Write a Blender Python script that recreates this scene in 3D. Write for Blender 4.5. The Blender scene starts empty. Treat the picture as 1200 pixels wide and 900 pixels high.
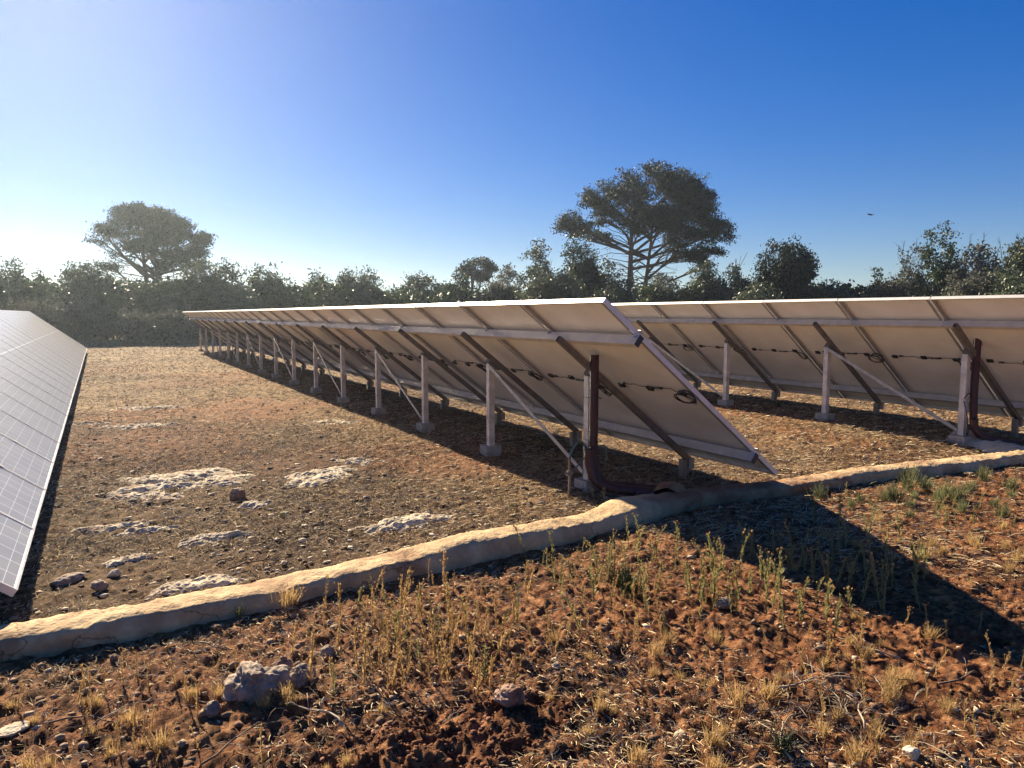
import bpy, math, random
import numpy as np
from mathutils import Vector, Matrix
rnd = random.Random(7)
sc = bpy.context.scene
col = sc.collection

# ------------------------------------------------------------------ camera, sky, sun
CAM_H = 1.369
YAW, PITCH, FPX = math.radians(29.489), math.radians(5.445), 856.13
cd = bpy.data.cameras.new('camera'); cam = bpy.data.objects.new('camera', cd); col.objects.link(cam)
cam.location = (0, 0, CAM_H); cam.rotation_euler = (math.pi/2-PITCH, 0, -YAW)
cd.sensor_width = 36; cd.lens = FPX/1200*36; cd.clip_start = .05; cd.clip_end = 6000
sc.camera = cam

SUN_DIR = Vector((-.163, 1.99, 1.0)).normalized()
SUN_EL = math.asin(SUN_DIR.z); SUN_AZ = math.atan2(SUN_DIR.x, SUN_DIR.y)
world = bpy.data.worlds.new('World'); sc.world = world; world.use_nodes = True
wn = world.node_tree.nodes; wl = world.node_tree.links
sky = wn.new('ShaderNodeTexSky'); sky.sky_type = 'NISHITA'; sky.sun_disc = False
sky.sun_elevation = SUN_EL; sky.sun_rotation = SUN_AZ
sky.altitude = 100; sky.air_density = 1.0; sky.dust_density = 0.08; sky.ozone_density = 6.0
hs = wn.new('ShaderNodeHueSaturation'); hs.inputs['Saturation'].default_value = 1.55
vm = wn.new('ShaderNodeVectorMath'); vm.operation = 'SCALE'; vm.inputs['Scale'].default_value = .1
gm = wn.new('ShaderNodeGamma'); gm.inputs['Gamma'].default_value = .72
wl.new(sky.outputs[0], vm.inputs[0]); wl.new(vm.outputs[0], gm.inputs['Color']); wl.new(gm.outputs[0], hs.inputs['Color']); wl.new(hs.outputs[0], wn['Background'].inputs[0])
hs.inputs['Hue'].default_value = .523
wn['Background'].inputs[1].default_value = .30
sl = bpy.data.lights.new('sun', 'SUN'); so = bpy.data.objects.new('sun', sl); col.objects.link(so)
sl.energy = 5.0; sl.angle = math.radians(.5); sl.color = (1, .84, .60)
so.rotation_euler = SUN_DIR.to_track_quat('Z', 'Y').to_euler(); so.location = (-5, 30, 20)
vs = sc.view_settings
vs.view_transform = 'Standard'; vs.look = 'None'; vs.gamma = 1; vs.exposure = 1.6
try: vs.use_curve_mapping = False
except Exception: pass

# ------------------------------------------------------------------ helpers
_F = np.array([math.sin(YAW)*math.cos(PITCH), math.cos(YAW)*math.cos(PITCH), -math.sin(PITCH)])
_R = np.array([math.cos(YAW), -math.sin(YAW), 0]); _U = np.cross(_R, _F)
def at(px, py, z=0.0):
    "ground point (x, y) seen at a pixel of the 1200x900 photograph"
    d = _F*FPX+_R*(px-600)-_U*(py-450); t = (z-CAM_H)/d[2]
    return d[0]*t, d[1]*t
def far(px, dist):
    "point at a horizontal distance in the direction of a photo column"
    d = _F*FPX+_R*(px-600)-_U*(368-450); k = dist/math.hypot(d[0], d[1])
    return d[0]*k, d[1]*k

def ppm(px, dist):
    'metres per photo pixel at a horizontal distance'
    return dist*FPX/math.hypot(FPX, px-600)/FPX
def hash2(ix, iy, s):
    h = (ix*374761393+iy*668265263+s*1442695041) & 0xFFFFFFFF
    h = ((h ^ (h >> 13))*1274126177) & 0xFFFFFFFF
    return ((h ^ (h >> 16)) & 0xFFFFFF)/float(0xFFFFFF)
def vn(x, y, s=0):
    x = np.asarray(x, float); y = np.asarray(y, float)
    ix = np.floor(x).astype(np.int64); iy = np.floor(y).astype(np.int64)
    fx = x-ix; fy = y-iy; fx = fx*fx*(3-2*fx); fy = fy*fy*(3-2*fy)
    a = hash2(ix, iy, s); b = hash2(ix+1, iy, s); c = hash2(ix, iy+1, s); d = hash2(ix+1, iy+1, s)
    return (a*(1-fx)+b*fx)*(1-fy)+(c*(1-fx)+d*fx)*fy
def fbm(x, y, s=0, o=4):
    r = 0; a = 1; t = 0
    for i in range(o):
        r = r+a*vn(x*2**i+i*17.3, y*2**i-i*9.1, s+i); t += a; a *= .5
    return r/t
def sstep(a, b, x):
    t = np.clip((x-a)/(b-a), 0, 1); return t*t*(3-2*t)

KERB = [(-1.6, 3.60), (-.4, 3.52), (.25, 3.50), (1.05, 3.58), (2.15, 3.66), (2.75, 3.74), (3.25, 3.86), (3.9, 3.86),
        (4.6, 3.78), (5.35, 3.76), (6.1, 3.68), (6.9, 3.58), (7.9, 3.45), (9.5, 3.3)]
KX = np.array([k[0] for k in KERB]); KY = np.array([k[1] for k in KERB])
DUG = at(515, 872)
def gh(x, y):
    x = np.asarray(x, float); y = np.asarray(y, float)
    r = np.hypot(x, y)
    near = 1-sstep(9, 22, r)
    fg = 1-sstep(-.35, .05, y-np.interp(x, KX, KY))
    z = .035*(fbm(x*.35, y*.35, 1, 3)-.5)+.02*(fbm(x*1.6, y*1.6, 5, 3)-.5)
    rid = 1-np.abs(2*fbm(x*9, y*9, 11, 4)-1)
    pat = sstep(.42, .66, fbm(x*1.3+4, y*1.3, 31, 3))
    z = z+near*(.020+.006*fg+.014*pat)*(rid-.72)*1.3
    z = z+near*(.017+.009*fg)*(fbm(x*30, y*30, 19, 4)-.5)
    z = z+near*fg*.016*sstep(.55, .8, vn(x*16, y*16, 41))*vn(x*50, y*50, 43)
    d = np.hypot((x-DUG[0])/.40, (y-DUG[1])/.15)
    dug = 1-sstep(.45, 1.25, d+.5*(fbm(x*6, y*6, 61, 2)-.5))
    z = z+dug*(.055*(fbm(x*12, y*12, 71, 4)-.45)+.02*vn(x*40, y*40, 73))
    z = z+.07*sstep(5.6, 7.6, x)*sstep(3.7, 5.0, y)
    z = z*(1-sstep(60, 200, r))
    return z
def G(x, y): return float(gh(np.array([x]), np.array([y]))[0])

def mat(name):
    m = bpy.data.materials.new(name); m.use_nodes = True
    nt = m.node_tree; return m, nt, nt.nodes['Principled BSDF']
def simple(name, c, rough=.7, metal=0., nscale=None, amt=.25, bump=0., bscale=60):
    m, nt, b = mat(name); b.inputs['Roughness'].default_value = rough; b.inputs['Metallic'].default_value = metal
    tc = nt.nodes.new('ShaderNodeTexCoord')
    if nscale:
        n = nt.nodes.new('ShaderNodeTexNoise'); n.inputs['Scale'].default_value = nscale; n.inputs['Detail'].default_value = 6
        nt.links.new(tc.outputs['Object'], n.inputs['Vector'])
        r = nt.nodes.new('ShaderNodeValToRGB'); r.color_ramp.elements[0].position = .3; r.color_ramp.elements[1].position = .7
        r.color_ramp.elements[0].color = (*[v*(1-amt) for v in c], 1); r.color_ramp.elements[1].color = (*[min(1, v*(1+amt)) for v in c], 1)
        nt.links.new(n.outputs[0], r.inputs[0]); nt.links.new(r.outputs[0], b.inputs['Base Color'])
    else: b.inputs['Base Color'].default_value = (*c, 1)
    if bump:
        n2 = nt.nodes.new('ShaderNodeTexNoise'); n2.inputs['Scale'].default_value = bscale; n2.inputs['Detail'].default_value = 8
        nt.links.new(tc.outputs['Object'], n2.inputs['Vector'])
        bp = nt.nodes.new('ShaderNodeBump'); bp.inputs['Strength'].default_value = bump; bp.inputs['Distance'].default_value = .02
        nt.links.new(n2.outputs[0], bp.inputs['Height']); nt.links.new(bp.outputs[0], b.inputs['Normal'])
    return m

class MB:
    def __init__(s): s.v = []; s.f = []; s.mi = []
    def box(s, c, h, ax=None, mi=0):
        c = Vector(c)
        ax = ax or (Vector((1, 0, 0)), Vector((0, 1, 0)), Vector((0, 0, 1)))
        k = len(s.v)
        for sx in (-1, 1):
            for sy in (-1, 1):
                for sz in (-1, 1): s.v.append(tuple(c+ax[0]*(sx*h[0])+ax[1]*(sy*h[1])+ax[2]*(sz*h[2])))
        for q in ((0, 1, 3, 2), (4, 6, 7, 5), (0, 4, 5, 1), (2, 3, 7, 6), (0, 2, 6, 4), (1, 5, 7, 3)):
            s.f.append(tuple(k+i for i in q)); s.mi.append(mi)
        return s
    def bar(s, a, b, w, d, up=(0, 0, 1), mi=0):
        a = Vector(a); b = Vector(b); t = (b-a); L = t.length; t.normalize()
        x = t.cross(Vector(up)).normalized(); z = x.cross(t)
        return s.box((a+b)/2, (w/2, L/2, d/2), (x, t, z), mi)
    def chan(s, a, b, w, d, up, t=.004):
        "C channel from a to b, open along -up"
        a = Vector(a); b = Vector(b); u = Vector(up).normalized(); x = (b-a).normalized().cross(u).normalized()
        s.bar(a+u*(d/2-t/2), b+u*(d/2-t/2), w, t, up)
        for q in (-1, 1):
            s.bar(a+x*q*(w/2-t/2)-u*t/2, b+x*q*(w/2-t/2)-u*t/2, t, d-t, up)
            s.bar(a+x*q*(w/2-.011)-u*(d/2-t/2), b+x*q*(w/2-.011)-u*(d/2-t/2), .014, t, up)
        return s
    def tube(s, pts, r, n=6, cap=True, mi=0):
        pts = [Vector(p) for p in pts]; rs = r if isinstance(r, (list, tuple)) else [r]*len(pts)
        k0 = len(s.v); prev = None
        for i, p in enumerate(pts):
            t = (pts[min(i+1, len(pts)-1)]-pts[max(i-1, 0)])
            if t.length < 1e-9: t = Vector((0, 0, 1))
            t.normalize()
            if prev is None: prev = t.orthogonal().normalized()
            x = (prev-t*prev.dot(t))
            x = x.normalized() if x.length > 1e-6 else t.orthogonal().normalized()
            prev = x; y = t.cross(x)
            for j in range(n):
                a = 2*math.pi*j/n; s.v.append(tuple(p+(x*math.cos(a)+y*math.sin(a))*rs[i]))
        for i in range(len(pts)-1):
            for j in range(n):
                j2 = (j+1) % n; s.f.append((k0+i*n+j, k0+i*n+j2, k0+(i+1)*n+j2, k0+(i+1)*n+j)); s.mi.append(mi)
        if cap:
            s.f.append(tuple(k0+j for j in reversed(range(n)))); s.mi.append(mi)
            s.f.append(tuple(k0+(len(pts)-1)*n+j for j in range(n))); s.mi.append(mi)
        return s
    def blade(s, p, d, L, w, side=None, mi=0):
        "two-sided pointed leaf"
        p = Vector(p); d = Vector(d).normalized(); side = side or d.orthogonal().normalized()
        k = len(s.v); m = p+d*L*.45
        s.v += [tuple(p), tuple(m+side*w/2), tuple(p+d*L), tuple(m-side*w/2)]
        s.f.append((k, k+1, k+2, k+3)); s.mi.append(mi); return s
    def mesh(s, name, mats, smooth=False):
        me = bpy.data.meshes.new(name); me.from_pydata(s.v, [], s.f)
        for m in (mats if isinstance(mats, (list, tuple)) else [mats]): me.materials.append(m)
        me.polygons.foreach_set('material_index', s.mi)
        if smooth: me.polygons.foreach_set('use_smooth', [True]*len(s.f))
        me.update(); return me
    def build(s, name, mats, parent=None, smooth=False):
        return link(name, s.mesh(name, mats, smooth), parent)
def link(name, me, parent=None):
    o = bpy.data.objects.new(name, me); col.objects.link(o); o.parent = parent; return o
def tag(o, label=None, cat=None, group=None, kind=None):
    if label: o['label'] = label
    if cat: o['category'] = cat
    if group: o['group'] = group
    if kind: o['kind'] = kind
    return o
def empty(name, loc, rz=0):
    o = bpy.data.objects.new(name, None); col.objects.link(o); o.location = loc; o.rotation_euler = (0, 0, rz)
    o.empty_display_size = .2; return o
def npmesh(name, V, Fq, mats, smooth=False, nv=4, attr=None, fattr=None):
    "V (n,3), Fq (m,nv) arrays to a mesh"
    me = bpy.data.meshes.new(name); V = np.asarray(V, np.float32); Fq = np.asarray(Fq, np.int32)
    me.vertices.add(len(V)); me.vertices.foreach_set('co', V.ravel())
    me.loops.add(Fq.size); me.loops.foreach_set('vertex_index', Fq.ravel())
    me.polygons.add(len(Fq)); me.polygons.foreach_set('loop_start', np.arange(0, Fq.size, nv, dtype=np.int32))
    for m in (mats if isinstance(mats, (list, tuple)) else [mats]): me.materials.append(m)
    if smooth: me.polygons.foreach_set('use_smooth', np.ones(len(Fq), bool))
    if attr is not None:
        a = me.attributes.new('tint', 'FLOAT', 'POINT'); a.data.foreach_set('value', np.asarray(attr, np.float32))
    if fattr is not None:
        a = me.attributes.new('soil', 'FLOAT', 'POINT'); a.data.foreach_set('value', np.asarray(fattr, np.float32))
    me.update(calc_edges=True); me.validate(); return me

# ------------------------------------------------------------------ materials
ALU = simple('aluminium', (.60, .56, .50), .45, .4, 9, .12)
STEEL = simple('galvanised_steel', (.17, .155, .14), .5, .3, 14, .2)
POSTM = simple('zinc_post', (.62, .57, .50), .6, .15, 9, .28)
FRAME = simple('panel_frame', (.70, .67, .62), .4, .35, 12, .08)
LIP_SHADE = simple('frame_lip_shade', (.30, .29, .27), .5, .3)  # side lips coloured darker than the frame, painting in the shade along panel seams
BRACEM = simple('brace_steel', (.40, .38, .35), .6, .2, 14, .2)
BLACK = simple('black_plastic', (.02, .02, .022), .45)
CONC = simple('concrete_block', (.38, .33, .27), .9, 0, 18, .25, .4)
MAROON = simple('maroon_conduit', (.045, .009, .013), .45, 0, 20, .2)
CABLEG = simple('green_cable', (.10, .16, .13), .5)
RODM = simple('dull_rod', (.20, .15, .11), .6, .3, 30, .3)

def back_material():
    m, nt, b = mat('white_backsheet'); b.inputs['Roughness'].default_value = .42
    tc = nt.nodes.new('ShaderNodeTexCoord'); n = nt.nodes.new('ShaderNodeTexNoise'); n.inputs['Scale'].default_value = 2.2; n.inputs['Detail'].default_value = 7
    nt.links.new(tc.outputs['Object'], n.inputs['Vector'])
    r = nt.nodes.new('ShaderNodeValToRGB')
    r.color_ramp.elements[0].position = .32; r.color_ramp.elements[0].color = (.70, .67, .62, 1)
    r.color_ramp.elements[1].position = .62; r.color_ramp.elements[1].color = (.82, .80, .76, 1)
    nt.links.new(n.outputs[0], r.inputs[0]); nt.links.new(r.outputs[0], b.inputs['Base Color']); return m
BACK = back_material()

def cell_material():
    m, nt, b = mat('solar_cells')
    N = nt.nodes; Lk = nt.links
    tc = N.new('ShaderNodeTexCoord'); sp = N.new('ShaderNodeSeparateXYZ'); Lk.new(tc.outputs['Object'], sp.inputs[0])
    def M(op, a, b_=None, c_=None):
        n = N.new('ShaderNodeMath'); n.operation = op
        for i, v in enumerate((a, b_, c_)):
            if v is None: continue
            if isinstance(v, (int, float)): n.inputs[i].default_value = v
            else: Lk.new(v, n.inputs[i])
        return n.outputs[0]
    def lines(src, period, off, half):
        t = M('FRACT', M('DIVIDE', M('ADD', src, off), period)); d = M('ABSOLUTE', M('SUBTRACT', t, .5))
        return M('GREATER_THAN', d, .5-half/period)
    cx, cy = .1683, .0845
    lx = lines(sp.outputs[0], cx, -.0175+10*cx, .0032)
    ly = lines(sp.outputs[1], cy, 20*2*cy+.023, .0016)
    mid = M('LESS_THAN', M('ABSOLUTE', M('ADD', sp.outputs[1], 1.06)), .009)
    edge = M('MAXIMUM', M('GREATER_THAN', M('ABSOLUTE', M('SUBTRACT', sp.outputs[0], .5225)), .505), M('GREATER_THAN', M('ABSOLUTE', M('ADD', sp.outputs[1], 1.06)), 1.04))
    bus = M('MULTIPLY', lines(sp.outputs[0], cx/9, 10*cx, .0005), .35)
    lyw = M('MULTIPLY', ly, .8)
    mask = M('MAXIMUM', M('MAXIMUM', lx, lyw), M('MAXIMUM', M('MAXIMUM', mid, edge), bus))
    mix = N.new('ShaderNodeMix'); mix.data_type = 'RGBA'; Lk.new(mask, mix.inputs['Factor'])
    mix.inputs[7].default_value = (.85, .84, .80, 1)
    # dust film lying on the glass
    nz = N.new('ShaderNodeTexNoise'); nz.inputs['Scale'].default_value = 3.0; nz.inputs['Detail'].default_value = 6; Lk.new(tc.outputs['Object'], nz.inputs['Vector'])
    df = N.new('ShaderNodeMapRange'); df.inputs[1].default_value = .3; df.inputs[2].default_value = .75; df.inputs[3].default_value = .22; df.inputs[4].default_value = .42
    Lk.new(nz.outputs[0], df.inputs[0])
    mx2 = N.new('ShaderNodeMix'); mx2.data_type = 'RGBA'; Lk.new(df.outputs[0], mx2.inputs['Factor']); mx2.inputs[6].default_value = (.030, .032, .036, 1); mx2.inputs[7].default_value = (.62, .52, .37, 1)
    Lk.new(mx2.outputs[2], mix.inputs[6]); mx2 = mix
    Lk.new(mx2.outputs[2], b.inputs['Base Color']); b.inputs['Roughness'].default_value = .36; b.inputs['IOR'].default_value = 1.5
    b.inputs['Coat Weight'].default_value = 1.0; b.inputs['Coat Roughness'].default_value = .3; b.inputs['Coat IOR'].default_value = 1.6
    return m
CELLS = cell_material()

def ground_material():
    m, nt, b = mat('dry_earth'); N = nt.nodes; Lk = nt.links
    g = N.new('ShaderNodeNewGeometry')
    def noise(s, d=6, r=.6):
        n = N.new('ShaderNodeTexNoise'); n.inputs['Scale'].default_value = s; n.inputs['Detail'].default_value = d; n.inputs['Roughness'].default_value = r
        Lk.new(g.outputs['Position'], n.inputs['Vector']); return n.outputs[0]
    def ramp(src, stops):
        r = N.new('ShaderNodeValToRGB'); e = r.color_ramp.elements
        while len(e) < len(stops): e.new(.5)
        for k, (p, c) in enumerate(stops): e[k].position = p; e[k].color = (*c, 1)
        Lk.new(src, r.inputs[0]); return r.outputs[0]
    def mix(f, a, b_, mode='MIX'):
        n = N.new('ShaderNodeMix'); n.data_type = 'RGBA'; n.blend_type = mode
        for i, v in ((0, f), (6, a), (7, b_)):
            if isinstance(v, (int, float)): n.inputs[i].default_value = v
            elif isinstance(v, tuple): n.inputs[i].default_value = (*v, 1)
            else: Lk.new(v, n.inputs[i])
        return n.outputs[2]
    straw = ramp(noise(26, 8, .7), [(.36, (.07, .042, .024)), (.46, (.21, .13, .065)), (.55, (.42, .285, .145)), (.68, (.64, .50, .29))])
    earth = ramp(noise(17, 8, .7), [(.34, (.045, .017, .008)), (.45, (.21, .080, .033)), (.56, (.40, .185, .080)), (.70, (.56, .33, .17))])
    at_ = N.new('ShaderNodeAttribute'); at_.attribute_name = 'soil'
    br = N.new('ShaderNodeMath'); br.operation = 'ADD'; Lk.new(at_.outputs['Fac'], br.inputs[0])
    ns = N.new('ShaderNodeMapRange'); ns.inputs[1].default_value = .3; ns.inputs[2].default_value = .7; ns.inputs[3].default_value = -.35; ns.inputs[4].default_value = .35
    Lk.new(noise(5, 6, .65), ns.inputs[0]); Lk.new(ns.outputs[0], br.inputs[1])
    cl = N.new('ShaderNodeClamp'); Lk.new(br.outputs[0], cl.inputs[0])
    c = mix(cl.outputs[0], straw, earth)
    pt = ramp(noise(1.7, 6, .7), [(.36, (.50, .46, .44)), (.50, (.92, .90, .88)), (.64, (1, 1, 1))]); c = mix(1.0, c, pt, 'MULTIPLY'); pt2 = ramp(noise(7.5, 8, .75), [(.38, (.34, .32, .31)), (.48, (.85, .84, .83)), (.60, (1, 1, 1))]); c = mix(1.0, c, pt2, 'MULTIPLY')
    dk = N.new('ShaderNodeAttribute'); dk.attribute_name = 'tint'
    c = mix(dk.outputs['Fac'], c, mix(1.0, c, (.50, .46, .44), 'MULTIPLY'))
    # pale limestone crumbs
    vo = N.new('ShaderNodeTexVoronoi'); vo.inputs['Scale'].default_value = 38; Lk.new(g.outputs['Position'], vo.inputs['Vector'])
    cr = ramp(vo.outputs['Distance'], [(.10, (1, 1, 1)), (.17, (0, 0, 0))])
    sel = ramp(noise(6, 3), [(.52, (0, 0, 0)), (.62, (1, 1, 1))])
    cm = mix(1.0, cr, sel, 'MULTIPLY')
    c = mix(cm, c, (.42, .36, .28))
    Lk.new(c, b.inputs['Base Color']); b.inputs['Roughness'].default_value = .95; b.inputs['Specular IOR Level'].default_value = .15
    n1 = noise(70, 8, .75)
    bp = N.new('ShaderNodeBump'); bp.inputs['Strength'].default_value = .9; bp.inputs['Distance'].default_value = .012; Lk.new(n1, bp.inputs['Height'])
    bp2 = N.new('ShaderNodeBump'); bp2.inputs['Strength'].default_value = .8; bp2.inputs['Distance'].default_value = .05; Lk.new(noise(9, 8, .75), bp2.inputs['Height'])
    Lk.new(bp2.outputs[0], bp.inputs['Normal']); Lk.new(bp.outputs[0], b.inputs['Normal'])
    return m
EARTH = ground_material()

def rock_material(name, lo, hi, soil=.0, sc_=9):
    m, nt, b = mat(name); N = nt.nodes; Lk = nt.links
    g = N.new('ShaderNodeNewGeometry')
    n = N.new('ShaderNodeTexNoise'); n.inputs['Scale'].default_value = sc_; n.inputs['Detail'].default_value = 9; n.inputs['Roughness'].default_value = .7; Lk.new(g.outputs['Position'], n.inputs['Vector'])
    r = N.new('ShaderNodeValToRGB'); e = r.color_ramp.elements; e[0].position = .32; e[0].color = (*lo, 1); e[1].position = .6; e[1].color = (*hi, 1); Lk.new(n.outputs[0], r.inputs[0])
    n2 = N.new('ShaderNodeTexNoise'); n2.inputs['Scale'].default_value = 4; n2.inputs['Detail'].default_value = 5; Lk.new(g.outputs['Position'], n2.inputs['Vector'])
    mr = N.new('ShaderNodeMapRange'); mr.inputs[1].default_value = .5; mr.inputs[2].default_value = .68; mr.inputs[3].default_value = 0; mr.inputs[4].default_value = soil; Lk.new(n2.outputs[0], mr.inputs[0])
    mx = N.new('ShaderNodeMix'); mx.data_type = 'RGBA'; Lk.new(mr.outputs[0], mx.inputs[0]); Lk.new(r.outputs[0], mx.inputs[6]); mx.inputs[7].default_value = (.20, .085, .045, 1)
    Lk.new(mx.outputs[2], b.inputs['Base Color']); b.inputs['Roughness'].default_value = .92; b.inputs['Specular IOR Level'].default_value = .2
    n3 = N.new('ShaderNodeTexNoise'); n3.inputs['Scale'].default_value = 55; n3.inputs['Detail'].default_value = 8; Lk.new(g.outputs['Position'], n3.inputs['Vector'])
    bp = N.new('ShaderNodeBump'); bp.inputs['Strength'].default_value = .7; bp.inputs['Distance'].default_value = .012; Lk.new(n3.outputs[0], bp.inputs['Height']); Lk.new(bp.outputs[0], b.inputs['Normal'])
    return m
LIME = rock_material('limestone', (.20, .155, .11), (.68, .58, .42), .6)
ROCK = rock_material('field_rock', (.10, .075, .06), (.38, .30, .235), .85, 14)
REDR = rock_material('reddish_rock', (.12, .06, .04), (.42, .28, .20), 1.0, 12)
MORTAR = rock_material('sandy_mortar', (.35, .22, .12), (.58, .43, .245), .6, 5)
def crack_mortar():
    nt = MORTAR.node_tree; N = nt.nodes; Lk = nt.links; b = N['Principled BSDF']
    g = N.new('ShaderNodeNewGeometry'); src = b.inputs['Base Color'].links[0].from_socket
    nz = N.new('ShaderNodeTexNoise'); nz.inputs['Scale'].default_value = 6; nz.inputs['Detail'].default_value = 5; Lk.new(g.outputs['Position'], nz.inputs['Vector'])
    va = N.new('ShaderNodeVectorMath'); va.operation = 'MULTIPLY_ADD'; Lk.new(nz.outputs['Color'], va.inputs[0]); va.inputs[1].default_value = (.5, .5, .5); Lk.new(g.outputs['Position'], va.inputs[2])
    vo = N.new('ShaderNodeTexVoronoi'); vo.feature = 'DISTANCE_TO_EDGE'; vo.inputs['Scale'].default_value = 1.15; Lk.new(va.outputs[0], vo.inputs['Vector'])
    r = N.new('ShaderNodeValToRGB'); r.color_ramp.elements[0].position = .001; r.color_ramp.elements[0].color = (.45, .40, .36, 1); r.color_ramp.elements[1].position = .009; Lk.new(vo.outputs['Distance'], r.inputs[0])
    m1 = N.new('ShaderNodeMix'); m1.data_type = 'RGBA'; m1.blend_type = 'MULTIPLY'; m1.inputs[0].default_value = 1; Lk.new(src, m1.inputs[6]); Lk.new(r.outputs[0], m1.inputs[7])
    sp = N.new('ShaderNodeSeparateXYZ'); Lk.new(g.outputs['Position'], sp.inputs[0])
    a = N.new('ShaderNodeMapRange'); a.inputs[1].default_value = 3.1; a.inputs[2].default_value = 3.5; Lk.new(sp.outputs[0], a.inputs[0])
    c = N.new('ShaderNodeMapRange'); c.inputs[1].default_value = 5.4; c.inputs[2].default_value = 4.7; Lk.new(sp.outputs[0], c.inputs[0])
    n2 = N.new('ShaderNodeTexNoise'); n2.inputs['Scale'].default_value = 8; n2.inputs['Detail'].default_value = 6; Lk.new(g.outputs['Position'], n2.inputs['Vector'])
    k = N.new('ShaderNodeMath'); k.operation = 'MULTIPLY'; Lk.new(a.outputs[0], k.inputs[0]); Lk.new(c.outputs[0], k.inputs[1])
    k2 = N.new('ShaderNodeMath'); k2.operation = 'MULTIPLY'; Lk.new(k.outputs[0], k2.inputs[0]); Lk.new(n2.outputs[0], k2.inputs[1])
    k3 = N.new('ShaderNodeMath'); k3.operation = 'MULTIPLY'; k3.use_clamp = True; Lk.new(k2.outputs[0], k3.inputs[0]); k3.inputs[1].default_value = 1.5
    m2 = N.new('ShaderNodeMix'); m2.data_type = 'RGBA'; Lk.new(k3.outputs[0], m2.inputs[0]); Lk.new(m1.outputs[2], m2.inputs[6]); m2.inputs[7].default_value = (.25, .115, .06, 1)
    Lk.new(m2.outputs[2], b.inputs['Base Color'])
crack_mortar()
SAND = rock_material('pale_sand', (.45, .36, .24), (.62, .52, .37), .1, 7)

def leaf_material(name, c, trans=.35, rough=.6, var=.5):
    m, nt, b = mat(name); N = nt.nodes; Lk = nt.links
    a = N.new('ShaderNodeAttribute'); a.attribute_name = 'tint'
    r = N.new('ShaderNodeValToRGB'); e = r.color_ramp.elements
    e[0].color = (*[v*(1-var) for v in c], 1); e[1].color = (*[min(1, v*(1+var)) for v in c], 1); Lk.new(a.outputs['Fac'], r.inputs[0])
    Lk.new(r.outputs[0], b.inputs['Base Color']); b.inputs['Roughness'].default_value = rough; b.inputs['Specular IOR Level'].default_value = .25
    tr = N.new('ShaderNodeBsdfTranslucent'); Lk.new(r.outputs[0], tr.inputs[0])
    mx = N.new('ShaderNodeMixShader'); mx.inputs[0].default_value = trans; Lk.new(b.outputs[0], mx.inputs[1]); Lk.new(tr.outputs[0], mx.inputs[2])
    Lk.new(mx.outputs[0], N['Material Output'].inputs[0]); return m
PINE = leaf_material('pine_needles', (.026, .042, .018), .10, .65)
OLIVE = leaf_material('olive_leaves', (.085, .105, .062), .25, .45)
OAK = leaf_material('holm_oak_leaves', (.045, .066, .028), .25, .5)
GREYL = leaf_material('grey_scrub_leaves', (.11, .115, .085), .25, .6)
BARK = simple('bark', (.10, .075, .055), .9, 0, 5, .3)
TWIGM = simple('bare_twigs', (.20, .17, .14), .85, 0, 8, .3)

# ------------------------------------------------------------------ ground (one sheet)
def soil_mask(x, y):
    fg = 1-sstep(-.5, .3, y-np.interp(x, KX, KY))
    s = .20+.50*fg*(.1+fbm(x*1.1+3, y*1.1, 91, 3))+.6*fg*sstep(.42, .6, fbm(x*.9+13, y*1.3, 191, 3))+.15*fg+.75*(sstep(.5, .72, fbm(x*.45+9, y*.45+2, 93, 3)))*(1-sstep(14, 30, y))
    d = np.hypot((x-DUG[0])/.5, (y-DUG[1])/.2); s = s+.9*(1-sstep(.6, 1.4, d))
    s = s+.45*fg*sstep(2.5, 3.4, x)
    return np.clip(s-.25*sstep(8, 18, y), 0, 1.3)
def build_ground():
    rr = [0.0, .35]
    while rr[-1] < 14: rr.append(rr[-1]*1.0052+.0006)
    while rr[-1] < 45: rr.append(rr[-1]*1.012)
    while rr[-1] < 4000: rr.append(rr[-1]*1.12)
    rr = np.array(rr[1:])
    a0, a1 = YAW-math.radians(40), YAW+math.radians(40)
    th = np.concatenate([np.linspace(a0, a1, 900), np.linspace(a1, a0+2*math.pi, 60)[1:-1]])
    n = len(th); m = len(rr)
    A, Rr = np.meshgrid(th, rr); X = Rr*np.sin(A); Y = Rr*np.cos(A); Z = gh(X, Y)
    V = np.stack([X.ravel(), Y.ravel(), Z.ravel()], 1); V = np.vstack([V, [[0, 0, 0]]])
    i = np.arange(m-1)[:, None]*n; j = np.arange(n)[None]; j2 = (j+1) % n
    Fq = np.stack([i+j, i+n+j, i+n+j2, i+j2], -1).reshape(-1, 4)
    # the small disc under the camera
    c = m*n; k = np.arange(0, n-1, 2); Fc = np.stack([np.full(len(k), c), k, k+1, (k+2) % n], 1)
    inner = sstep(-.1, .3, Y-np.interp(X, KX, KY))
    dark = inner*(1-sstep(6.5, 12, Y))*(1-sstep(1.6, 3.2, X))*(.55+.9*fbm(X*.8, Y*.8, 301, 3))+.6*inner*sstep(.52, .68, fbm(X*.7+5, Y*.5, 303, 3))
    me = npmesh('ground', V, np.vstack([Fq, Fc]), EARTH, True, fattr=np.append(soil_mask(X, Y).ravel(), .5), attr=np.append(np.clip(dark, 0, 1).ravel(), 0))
    me.flip_normals() if me.polygons[0].normal.z < 0 else None
    tag(link('ground', me), kind='structure')
build_ground()

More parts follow.
